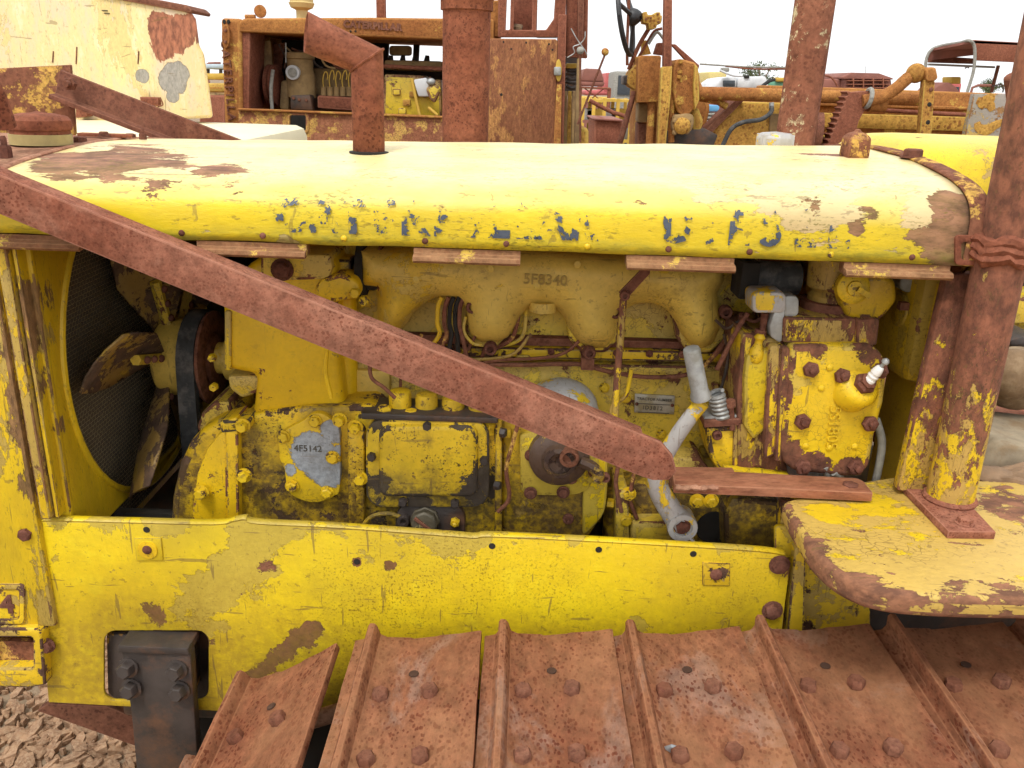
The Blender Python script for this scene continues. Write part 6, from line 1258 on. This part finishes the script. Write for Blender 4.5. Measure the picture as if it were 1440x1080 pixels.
# trees
def leaf_mat(name, c):
    s = NT(name); v = s.coord(); oi = s.noise(v, 1.3, 2, .5)
    return s.fin(s.mix(s.step(oi, .35, .65), c, sc3(c, .55)), .7)
M_LEAF = leaf_mat('eucalypt_leaf', (.11, .15, .05)); M_BARK = plain('grey_bark', (.25, .20, .15), .9)
def tree(px, py_top, py_bot, wpx, Y, n, label):
    top, bot = P(px, py_top, Y), P(px, py_bot, Y); s_ = mpp(px, py_bot, Y)
    t = thing('gum_tree', (bot.x, Y, 0), label, 'tree')
    b = MB(); R = wpx * s_ / 2; H = top.z - bot.z
    b.tube([Vector((bot.x, Y, 0)), Vector((bot.x + .1 * R, Y, bot.z * .6)), Vector((bot.x, Y, bot.z + .3 * H))], lambda t_: .25 * (1 - .6 * t_), 8, 4)
    cl = []
    for i in range(11):
        a = random.uniform(0, 6.28); rr = random.uniform(.2, .95) * R; c = Vector((bot.x + math.cos(a) * rr, Y + math.sin(a) * rr, bot.z + H * random.uniform(.1, .95) * (1 - .35 * rr / R)))
        cl.append(c); b.tube([Vector((bot.x, Y, bot.z * .85)), (Vector((bot.x, Y, bot.z)) + c) / 2, c], lambda t_: .08 * (1 - .7 * t_), 5, 3)
    b.out('trunk', M_BARK, t)
    b = MB()
    for c in cl:
        for k_ in range(n):
            d = Vector([random.gauss(0, 1) for _ in range(3)]) * (.20 * R); d.z *= .55; u_ = Vector([random.uniform(-1, 1) for _ in range(3)]).normalized() * .16 * R * .35; v_ = Vector([random.uniform(-1, 1) for _ in range(3)]).normalized() * .07 * R * .6
            p_ = c + d; b.face([p_ - u_, p_ + v_, p_ + u_, p_ - v_])
    struct(b.out('crown', M_LEAF, t), 'stuff')
tree(1070, 84, 118, 50, 60, 90, 'sparse flat-topped gum tree above the white crane truck')
tree(1388, 111, 130, 40, 55, 160, 'low bushy gum tree seen below the rusty canopy')

# ================================================================ GROUND
b = MB(); b.grid([[Vector((x, y, 0)) for x in (-900, 900)] for y in (-300, 2500)])
def ground_mat():
    s = NT('dry_earth'); v = s.coord()
    n = s.noise(v, .8, 8, .6); n2 = s.noise(v, 30, 6, .7)
    col = s.mix(s.step(n, .35, .65), (.30, .22, .145), (.22, .16, .11)); col = s.mix(s.step(n2, .4, .7, 0., .6), col, (.36, .28, .20))
    return s.fin(col, 1., n2, .02, .5, spec=.05)
M_GROUND = ground_mat()
struct(b.out('ground', M_GROUND))
def flake_mat():
    s = NT('dry_flakes'); v = s.coord(); n = s.noise(v, 26, 5, .6); n2 = s.noise(v, 120, 4, .7)
    col = s.mix(s.step(n, .36, .64), (.38, .225, .125), (.20, .11, .06)); col = s.mix(s.step(n2, .45, .65, 0., .6), col, (.46, .32, .20))
    return s.fin(col, .95, n2, .003, .8)
b = MB(); rnd = random.Random(3)
for i in range(5200):
    x, y = rnd.uniform(-2.1, -.2), rnd.uniform(1.55, 2.75)
    r = rnd.uniform(.008, .034) * (1.25 if rnd.random() < .15 else 1); n_ = rnd.randint(5, 7); a0 = rnd.uniform(0, 6.28); el_ = rnd.uniform(.3, .75); z = rnd.uniform(.001, .016)
    tx, ty = rnd.gauss(0, .30), rnd.gauss(0, .30); h = rnd.uniform(.003, .008)
    ca, sa = math.cos(a0), math.sin(a0); pts = []
    for k_ in range(n_):
        t_ = 6.283 * k_ / n_ + rnd.uniform(-.3, .3); rr = r * rnd.uniform(.7, 1.15); u_, v_ = rr * math.cos(t_), rr * el_ * math.sin(t_)
        dx, dy = u_ * ca - v_ * sa, u_ * sa + v_ * ca; pts.append(Vector((x + dx, y + dy, z + .006 + dx * tx + dy * ty)))
    lo = [b.bm.verts.new(p - Vector((0, 0, h + .012))) for p in pts]; up = [b.bm.verts.new(p) for p in pts]
    c = b.bm.verts.new(sum(pts, Vector()) / n_ + Vector((0, 0, rnd.uniform(.0, .004))))
    for k_ in range(n_):
        j = (k_ + 1) % n_; b.bm.faces.new((up[k_], up[j], c)); b.bm.faces.new((lo[k_], lo[j], up[j], up[k_]))
me = bpy.data.meshes.new('mud_flakes'); b.bm.to_mesh(me); b.bm.free(); me.materials.append(flake_mat())
fo_ = bpy.data.objects.new('mud_flakes', me); COL.objects.link(fo_)
tag(fo_, 'dry broken flakes of pale brown mud covering the earth', 'mud flakes', kind='stuff')
